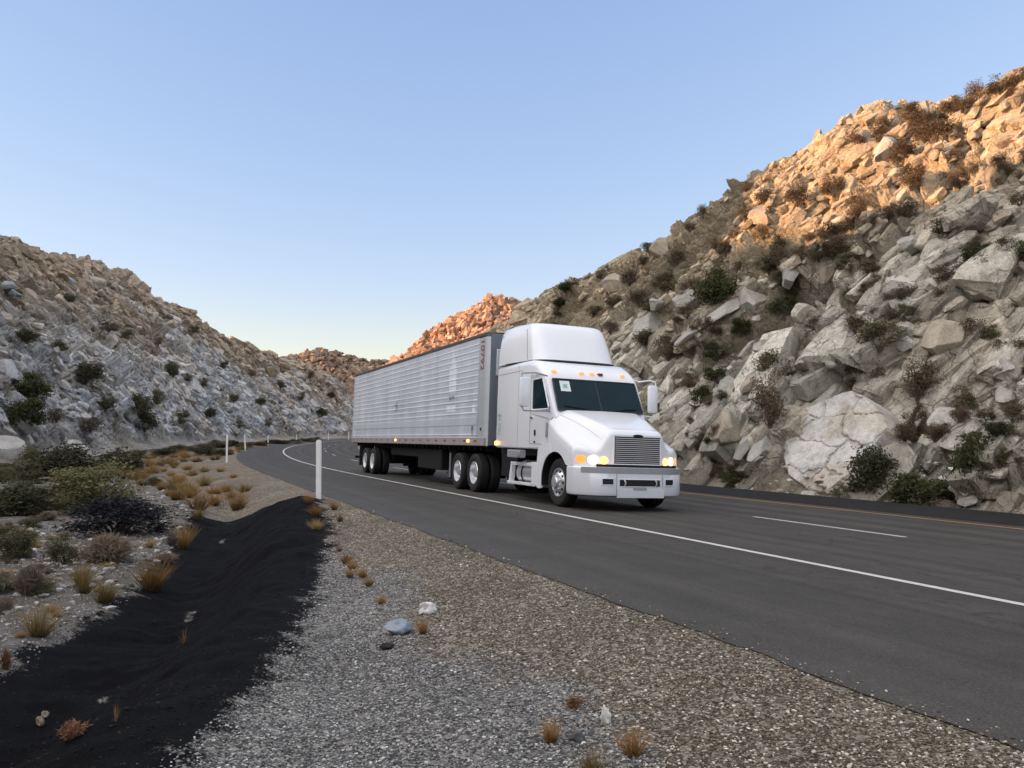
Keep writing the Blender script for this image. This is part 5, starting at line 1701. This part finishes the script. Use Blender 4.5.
# ------------------------------------------------------------------ boulders
def boulder_mesh(seed, col):
    import bmesh
    rg = np.random.default_rng(seed)
    bm = bmesh.new(); bmesh.ops.create_icosphere(bm, subdivisions=4, radius=1.0)
    V = np.array([v.co[:] for v in bm.verts]); Fc = np.array([[v.index for v in f.verts] for f in bm.faces]); bm.free()
    for d in rnd_dirs(12, rg):
        k = rg.uniform(.36, .80); x = V @ d
        V = V - np.outer(np.maximum(x - k, 0), d)
    V = V / np.abs(V).max(0)
    V = V * (1 + .05 * fbm(V[:, 0] * 2 + seed, V[:, 1] * 2 + V[:, 2] * 1.3, seed, 4))[:, None]
    tone = 1 + .2 * fbm(V[:, 0] * 1.5, V[:, 2] * 1.5 + V[:, 1], seed + 2, 3)
    o = np_mesh('boulder', V * .5, Fc, M['stone'], col=np.asarray(col) * tone[:, None]); me = o.data; bpy.data.objects.remove(o); return me


BCOL = {'white': (.44, .42, .385), 'tan': (.34, .295, .23), 'grey': (.35, .335, .30), 'brown': (.27, .21, .145), 'blue': (.34, .355, .38)}
BM = {k: [boulder_mesh(70 + 10 * i + j, c) for j in range(4)] for i, (k, c) in enumerate(BCOL.items())}


def slope_axes(side):
    a = np.array([-D0[0], -D0[1], 0.0]) if side > 0 else np.array([D0[0], D0[1], 0.0])
    out = np.array([-N0[0], -N0[1], 0.0]) * side
    tan = 1.0 if side > 0 else 1.15
    nrm = out * tan + np.array([0, 0, 1.0]); nrm /= np.linalg.norm(nrm)
    return a, np.cross(nrm, a), nrm


_bc = [0]


def boulder(px, py, w, h, colr, label, group, rot=0.0, side=1, sink=.28, name='boulder', thick=None):
    q = spot(px, py)
    if q is None: return
    P, mpp = q
    if side > 0 and P[1] > 130: return
    _bc[0] += 1
    a, b, c = slope_axes(side)
    W_, H_ = w * mpp * 1.12, h * mpp * 1.15
    T_ = thick or .85 * min(W_, H_)
    q_ = math.radians(rot)
    ax, bx = a * math.cos(q_) + b * math.sin(q_), -a * math.sin(q_) + b * math.cos(q_)
    o = bpy.data.objects.new(name, BM[colr][_bc[0] % 4]); COL.objects.link(o)
    m = Matrix((Vector(ax * W_), Vector(bx * H_), Vector(c * T_))).transposed().to_4x4()
    rl = Matrix.Rotation(random.choice((0, pi)), 4, 'Z')
    m.translation = Vector(P + c * (T_ * (.5 - sink) - .1))
    o.matrix_world = m @ rl
    tag(o, label, 'boulder', group)


GB1, GB2, GB3 = 'boulders on the rocky slope beside the road', 'loose blocks on the slope beside the road', 'loose blocks on the shaded rock face'
for px, py, w, h, colr, rot, lab in (
    (818, 360, 28, 26, 'tan', 0, 'rounded tan boulder between the leaning ribs and the thicket'), (727, 389, 20, 30, 'grey', 10, 'upright grey block in the row above the lower wall'), (705, 389, 20, 28, 'tan', 5, 'tan block at the truck end of the block row'),
    (749, 387, 18, 22, 'tan', 0, 'small tan block at the gully end of the block row'), (724, 436, 38, 40, 'tan', 25, 'large tan flat faced block low on the wall right of truck'), (743, 446, 16, 40, 'grey', 20, 'narrow leaning grey slab beside the large tan block'),
    (762, 446, 18, 40, 'white', 12, 'narrow pale slab at the left edge of the big pale slab'), (696, 438, 22, 42, 'grey', 15, 'grey upright block low on the wall nearest the truck'), (878, 389, 22, 34, 'white', 15, 'tall white boulder above the corner of the big slab'),
    (905, 345, 18, 18, 'white', 0, 'small white boulder beside the olive shrub'), (965, 354, 22, 20, 'grey', 0, 'grey boulder under the brown rounded shrub'), (1004, 364, 24, 22, 'white', 0, 'white boulder right of the brown rounded shrub'),
    (954, 427, 38, 38, 'white', -20, 'large white angular block behind the tall green shrub'), (1011, 434, 24, 26, 'white', -20, 'white block at the photo edge right of the large one'), (1008, 390, 22, 34, 'white', 20, 'leaning white slab at the photo edge'),
    (942, 340, 38, 46, 'tan', 25, 'big tan boulder left of the brown rounded shrub'), (979, 288, 22, 26, 'white', 0, 'rounded pale boulder standing on the upper slope'), (903, 287, 30, 28, 'white', 10, 'pale boulder in the middle of upper slope'),
    (752, 303, 36, 38, 'grey', 30, 'large grey boulder at the upper end of long white ledge'), (912, 245, 28, 28, 'grey', 0, 'grey boulder on the rubble under the sunlit rock'), (885, 154, 26, 30, 'grey', 0, 'square block in the sunlit rock below the crest'),
    (863, 140, 20, 18, 'tan', 0, 'small block left of the square sunlit block'), (925, 106, 28, 14, 'tan', 0, 'flat block on the sunlit crest'), (949, 98, 32, 14, 'grey', 0, 'long flat grey block on the sunlit crest'),
    (760, 214, 22, 22, 'tan', 0, 'tan boulder at the left end of the sunlit rock'), (790, 275, 24, 44, 'grey', 35, 'tall leaning grey slab above the round green shrub'), (651, 327, 26, 32, 'white', 25, 'pale flat boulder above the truck roof corner'),
    (687, 304, 34, 28, 'grey', 30, 'grey boulder left of the long white ledge'), (619, 285, 24, 22, 'tan', 10, 'tan boulder high on the far shoulder of the slope'), (660, 246, 20, 22, 'tan', 0, 'square tan boulder near the far skyline'),
    (712, 318, 84, 15, 'white', 46, 'long thin white ledge slanting up the slope'), (878, 498, 20, 11, 'white', 0, 'pale stone by the kerb between two green shrubs'),
    (808, 495, 20, 12, 'white', 0, 'pale stone by the kerb at the foot of the slab'), (925, 503, 22, 9, 'white', 0, 'flat white stone by the kerb right of green shrub'), (962, 500, 20, 11, 'white', 0, 'white stone by the kerb under the tall green shrub'),
): boulder(px, py, w, h, colr, lab, GB1, rot)
rb = np.random.default_rng(3)
n_ = 0
while n_ < 45:
    px, py = rb.uniform(545, 1030), rb.uniform(80, 500)
    sk = np.interp(px, [p[0] for p in reversed(SKY_R)], [p[1] for p in reversed(SKY_R)])
    if py < sk + 10 or py > np.interp(px, [690, 1024], [478, 500]) or (px < 690 and py > 330): continue
    if 775 < px < 895 and 388 < py < 500: continue
    s = rb.uniform(6, 13) * (1 + .5 * (rb.uniform() < .25)) * np.interp(px, [545, 750], [.75, 1.05])
    up = py < np.interp(px, [540, 1024], [330, 330])
    colr = rb.choice(['tan', 'brown', 'grey', 'tan'] if up else ['white', 'grey', 'grey', 'white'])
    boulder(px, py, s * rb.uniform(.8, 1.4), s * rb.uniform(.8, 1.4), colr, 'loose angular %s rock lying among many on the slope beside the road' % {'white': 'whitish', 'tan': 'tan', 'grey': 'grey', 'brown': 'brown'}[colr], GB2, rb.uniform(-50, 50)); n_ += 1
n_ = 0
while n_ < 26:
    px, py = rb.uniform(-5, 345), rb.uniform(250, 440)
    sk = np.interp(px, [p[0] for p in SKY_L], [p[1] for p in SKY_L])
    if py < sk + 8 or py > 436: continue
    s = rb.uniform(6, 13) * np.interp(px, [0, 340], [1.1, .55])
    colr = rb.choice(['brown', 'tan', 'blue'] if py < sk + 60 else ['blue', 'white', 'blue', 'grey'])
    boulder(px, py, s * rb.uniform(.8, 1.5), s * rb.uniform(.8, 1.4), colr, 'loose angular %s rock among many on the shaded rock face' % {'white': 'whitish', 'tan': 'tan', 'grey': 'grey', 'brown': 'brown', 'blue': 'bluish grey'}[colr], GB3, rb.uniform(-60, 20), -1); n_ += 1
for px, py, w, h, lab in ((5, 452, 40, 36, 'pale boulder at the left edge under the rock face'), (2, 500, 22, 16, 'grey boulder beside the dark bush at the left edge'), (74, 452, 40, 24, 'pale boulder behind the wide dark bush')):
    boulder(px, py, w, h, 'white', lab, 'boulders at the foot of the shaded rock face', 0, -1)

# the big pale slab: a thick split block let into the slope
OUT = [(776, 428), (780, 455), (788, 476), (806, 490), (828, 493), (846, 480), (858, 460), (872, 446), (890, 428), (883, 412), (868, 398), (852, 391), (836, 393), (818, 401), (798, 409)]
q0, mpp0 = spot(835, 450)
a_, b_, c_ = slope_axes(1)
c_ = c_ * .75 - np.array([N0[0], N0[1], 0]) * .35; c_ /= np.linalg.norm(c_); b_ = np.cross(c_, a_)
O_ = q0 + c_ * .30
pl = []
for px, py in OUT:
    r = ray(px, py); k = np.dot(O_ - np.array([0, 0, CAM_Z]), c_) / np.dot(r, c_)
    w_ = np.array([0, 0, CAM_Z]) + r * k - O_; pl.append((np.dot(w_, a_), np.dot(w_, b_)))
pl = np.array(pl)
u_ = np.arange(pl[:, 0].min() - .1, pl[:, 0].max() + .1, .035); v_ = np.arange(pl[:, 1].min() - .1, pl[:, 1].max() + .1, .035)
Ug, Vg2 = np.meshgrid(u_, v_, indexing='ij')
ins = np.zeros(Ug.shape, bool); dmin = np.full(Ug.shape, 9.0)
for (x0, y0), (x1, y1) in zip(pl, np.roll(pl, -1, 0)):
    cnd = ((y0 > Vg2) != (y1 > Vg2)) & (Ug < (x1 - x0) * (Vg2 - y0) / (y1 - y0 + 1e-9) + x0); ins ^= cnd
    L2 = (x1 - x0) ** 2 + (y1 - y0) ** 2; t = np.clip(((Ug - x0) * (x1 - x0) + (Vg2 - y0) * (y1 - y0)) / L2, 0, 1)
    dmin = np.minimum(dmin, np.hypot(Ug - x0 - t * (x1 - x0), Vg2 - y0 - t * (y1 - y0)))
sd = np.where(ins, dmin, -dmin)
f1, f2, q1, o1, q2, o2 = voro(Ug / 1.5 + .25 * fbm(Ug / .6, Vg2 / .6, 3, 3), Vg2 / .95 + .25 * fbm(Ug / .6 + 4, Vg2 / .6, 4, 3), 905)
e_ = f2 - f1; bl_ = .5 + .5 * sstep(0, .2, e_)
hh = .10 * ((q1[0] - .5) * bl_ + (q2[0] - .5) * (1 - bl_)) + .16 * ((q1[1] - .5) * o1[0] + (q1[2] - .5) * o1[1]) * bl_ - .10 * np.exp(-(e_ / .035) ** 2) * (q1[2] > .3)
hh = hh + .10 * fbm(Ug / 1.2, Vg2 / 1.2, 906, 4) + .02 * fbm(Ug / .15, Vg2 / .15, 907, 3)
hh = hh - 1.3 * (1 - sstep(-.16, .05, sd + .05 * fbm(Ug / .3, Vg2 / .3, 908, 3)))
Ps = O_ + Ug[..., None] * a_ + Vg2[..., None] * b_ + hh[..., None] * c_
tan_ = sstep(.05, .25, fbm(Ug / 1.3 + 8, Vg2 / 1.0, 910, 4))
Cs = lerp3((.52, .505, .475), (.42, .37, .30), tan_ * .7) * (1 + .16 * (q1[0] - .5))[..., None]
r_, k_ = Ug.shape; ig = np.arange(r_ * k_).reshape(r_, k_)
qs = np.stack([ig[:-1, :-1], ig[1:, :-1], ig[1:, 1:], ig[:-1, 1:]], -1).reshape(-1, 4)
keep = (sd.ravel()[qs] > -.30).any(1)
slab = np_mesh('rock_slab', Ps.reshape(-1, 3), qs[keep], M['stone'], col=Cs.reshape(-1, 3))
tag(slab, 'big pale cracked rock slab at the foot of the slope beside the road', 'rock slab')

# ------------------------------------------------------------------ white delineator posts
def post(px, py, hpx, lean, label, wpx=None, x_off=0):
    x, y = None, None
    d = 1.30 * F_PX / hpx
    r = ray(px, py); X, Y = r[0] * d, d
    z = float(ground_z(np.array([X]), np.array([Y]))[0][0])
    mb = MB()
    w, t, H_ = .050, .012, CAM_Z + (437 - (py - hpx)) * d / F_PX - z
    mb.prism([(-w, -.15), (w, -.15), (w, H_ - .01), (w - .012, H_), (-w + .012, H_), (-w, H_ - .01)], -t, t)
    for s_ in (-1, 1): mb.box(s_ * w - .012, s_ * w + .012, -t - .012, t + .012, -.15, H_ - .02)
    o = mb.build('delineator_post', [M['post']])
    o.location = (X, Y, z); o.rotation_euler = (0, lean, -.75)
    tag(o, label, 'marker post', 'white delineator posts along the road edge')
    sp = MB().box(-.04, .04, t + .001, t + .004, H_ - .26, H_ - .06).build('reflector', M['post_grey'], o)


post(318.5, 502.8, 63, -.02, 'white delineator post beside the black swale, nearest and tallest of the row')
post(226.8, 458.8, 24.2, -.01, 'white delineator post standing left of the road bend, second nearest of the row')
post(245.4, 449.3, 14.9, -.12, 'white delineator post tilting at the outer edge of the bend')
post(268.1, 445.8, 10.8, -.03, 'greyish small post right after the tilting one at the bend')
post(296.5, 442.5, 8.2, 0, 'small far post in front of the shaded rock face, fifth along the bend')
post(328.4, 439.8, 6.6, 0, 'tiny far post left of the trailer rear, sixth along the bend')
post(348.6, 438.0, 6.2, 0, 'tiny farthest post right beside the trailer rear end')

# ------------------------------------------------------------------ litter on the gravel
def lump(px, py, w, h, mat, name, label, cat, seed, flat=1.0, col=(.5, .5, .5), rough=.16):
    q = spot(px, py)
    P, mpp = q
    import bmesh
    bm = bmesh.new(); bmesh.ops.create_icosphere(bm, subdivisions=4, radius=.5)
    V = np.array([v.co[:] for v in bm.verts]); Fc = np.array([[v.index for v in f.verts] for f in bm.faces]); bm.free()
    rg = np.random.default_rng(seed)
    for d in rnd_dirs(9, rg):
        x = V @ d; k = rg.uniform(.28, .44); V = V - np.outer(np.maximum(x - k, 0), d) * .9
    V = V * (1 + rough * 2.2 * fbm(V[:, 0] * 5, V[:, 1] * 5 + V[:, 2] * 4, seed, 4))[:, None]
    V[:, 2] = V[:, 2] + .36
    V = V * np.array([w * mpp, w * mpp * .7, h * mpp * 1.5])
    o = np_mesh(name, V, Fc, mat, col=np.full((len(V), 3), col), smooth=True)
    o.location = P; tag(o, label, cat); return o


lump(396, 632, 32, 11, M['bag'], 'plastic_bag', 'crumpled grey blue plastic bag lying on the gravel', 'plastic bag', 5, rough=.13)
lump(426, 613, 17, 9, M['paper'], 'paper_scrap', 'white crumpled paper scrap beyond the grey plastic bag', 'litter', 6, rough=.35)
lump(604, 723, 10, 14, M['paper'], 'paper_scrap', 'small white paper scrap among orange weeds near the bottom', 'litter', 8, rough=.4)
lump(386, 649, 14, 5, M['stone'], 'stone', 'small black stone in front of the plastic bag', 'stone', 9, col=(.03, .03, .032))
lump(576, 740, 16, 8, M['stone'], 'stone', 'dark grey stone beside the upright brownish tuft', 'stone', 10, col=(.12, .12, .12))
lump(128, 560, 14, 7, M['stone'], 'stone', 'pale flat stone in front of the round tan bush', 'stone', 11, col=(.45, .42, .38))
lump(40, 727, 10, 7, M['stone'], 'stone', 'tan stone left of the orange weed in black swale', 'stone', 12, col=(.32, .25, .18))
lump(47, 718, 8, 5, M['stone'], 'stone', 'tan pebble behind the stone in black swale', 'stone', 13, col=(.34, .28, .21))
lump(673, 665, 4, 3, M['stone'], 'stone', 'single white pebble on the tan gravel', 'stone', 14, col=(.6, .6, .58))


# ------------------------------------------------------------------ loose gravel and rubble
def scatter(name, n, sample, size, pal, seed, flat=.6, faces=20):
    import bmesh
    rg = np.random.default_rng(seed)
    X, Y = sample(rg, n)
    n = len(X)
    Z, s, nn_, ins_, _ = ground_z(X, Y)
    bm = bmesh.new(); bmesh.ops.create_icosphere(bm, subdivisions=1, radius=.5)
    B = np.array([v.co[:] for v in bm.verts]); Fb = np.array([[v.index for v in f.verts] for f in bm.faces]); bm.free()
    Z = np.where((nn_ > 0) & (nn_ < 12), zroad(s, nn_) + .001, Z)
    sz = size(rg, X, Y)
    J = B[None] * (1 + .35 * rg.uniform(-1, 1, (n, len(B), 1))) * rg.uniform(.65, 1.25, (n, 1, 3))
    th = rg.uniform(0, 2 * pi, n); c, s_ = np.cos(th)[:, None], np.sin(th)[:, None]
    P = np.stack([J[..., 0] * c - J[..., 1] * s_, J[..., 0] * s_ + J[..., 1] * c, J[..., 2] * flat], -1) * sz[:, None, None]
    P += np.stack([X, Y, Z + sz * flat * .22], -1)[:, None, :]
    Fq = (Fb[None] + (np.arange(n) * len(B))[:, None, None]).reshape(-1, 3)
    col = (pal(rg, X, Y) if callable(pal) else np.asarray(pal)[rg.integers(0, len(pal), n)]) * rg.uniform(.7, 1.25, (n, 1))
    o = np_mesh(name, P.reshape(-1, 3), Fq, M['stone'], col=np.repeat(col, len(B), 0))
    tag(o, kind='stuff'); return o


def verge_sample(rg, n):
    d = 2.8 * (16 / 2.8) ** (rg.uniform(0, 1, n) ** 1.15); x = (rg.uniform(-.62, .66, n)) * d
    s, m = inv(x, d); z, _, _, ins_, _ = ground_z(x, d)
    k = (m < -.04 + .30 * rg.uniform(0, 1, n) ** 5) & (m > -5.5) & (ins_ < .05 - .35 * rg.uniform(0, 1, n) ** 2)
    return x[k], d[k]


GP = [(.06, .06, .06), (.09, .088, .085), (.14, .135, .125), (.20, .19, .175), (.16, .125, .09), (.22, .18, .13), (.30, .29, .265), (.50, .485, .455)]
GREY = np.array([(.09, .09, .09), (.15, .148, .145), (.22, .215, .21), (.30, .295, .285), (.40, .39, .375), (.17, .165, .16), (.56, .55, .53)])
TANS = np.array([(.08, .062, .045), (.14, .108, .076), (.195, .152, .108), (.27, .215, .155), (.15, .128, .10), (.34, .285, .22), (.56, .52, .45)])


def verge_col(rg, X, Y):
    s, m = inv(X, Y)
    t = sstep(-.4, .5, -m - interp(s, [(0, 1.35), (6, 1.25), (12, 1.7), (18, 2.5), (40, 6)]) + .8 * fbm(X / 1.1, Y / 1.1, 431, 4)) + rg.uniform(-.25, .25, len(X))
    k = rg.integers(0, 7, len(X))
    return np.where((t > .5)[:, None], GREY[k], TANS[k] * 1.15)


scatter('gravel', 95000, verge_sample, lambda rg, X, Y: .006 + .013 * rg.uniform(0, 1, len(X)) ** 2.4 + .0007 * Y, verge_col, 21)


def flat_sample(rg, n):
    d = rg.uniform(5, 34, n); x = d * rg.uniform(-.68, -.30, n)
    s, m = inv(x, d); z, _, _, ins_, _ = ground_z(x, d)
    pat = fbm(x / 2.2, d / 2.2, 777, 3)
    k = (m < -2.6) & (m > -11.5) & (ins_ < 0) & (pat + .35 * rg.uniform(-1, 1, n) > .02)
    return x[k], d[k]


scatter('rubble', 9000, flat_sample, lambda rg, X, Y: .015 + .10 * rg.uniform(0, 1, len(X)) ** 3.5 + .001 * Y, [(.42, .41, .39), (.32, .30, .27), (.25, .22, .18), (.5, .49, .47), (.18, .16, .13)], 22)


def swale_sample(rg, n):
    d = rg.uniform(3.2, 17, n); x = d * rg.uniform(-.7, -.1, n)
    z, s, m, ins_, _ = ground_z(x, d)
    k = (ins_ > -.25 + .35 * rg.uniform(0, 1, n) ** .5) & (d < BEND + .3)
    return x[k], d[k]


scatter('rubble', 16000, swale_sample, lambda rg, X, Y: .005 + .018 * rg.uniform(0, 1, len(X)) ** 3, [(.004, .004, .005), (.007, .007, .008), (.012, .012, .013), (.035, .032, .03)], 23)


def toe_sample(rg, n):
    s = rg.uniform(5, 70, n); nn = rg.uniform(12.75, 14.2, n)
    x, y = fr(s, nn); return x, y


_gz = ground_z
def ground_z(X, Y):
    s, n = inv(X, Y)
    if np.median(n) > 5: return zroad(s, 13.0) + np.clip(n - 13.0, -.3, 3) * np.where(n > 13, 1.0, .05), s, n, n, n
    return _gz(X, Y)


scatter('rubble', 1500, toe_sample, lambda rg, X, Y: .05 + .30 * rg.uniform(0, 1, len(X)) ** 3, [(.5, .48, .45), (.42, .39, .34), (.36, .30, .23), (.58, .56, .53)], 24)
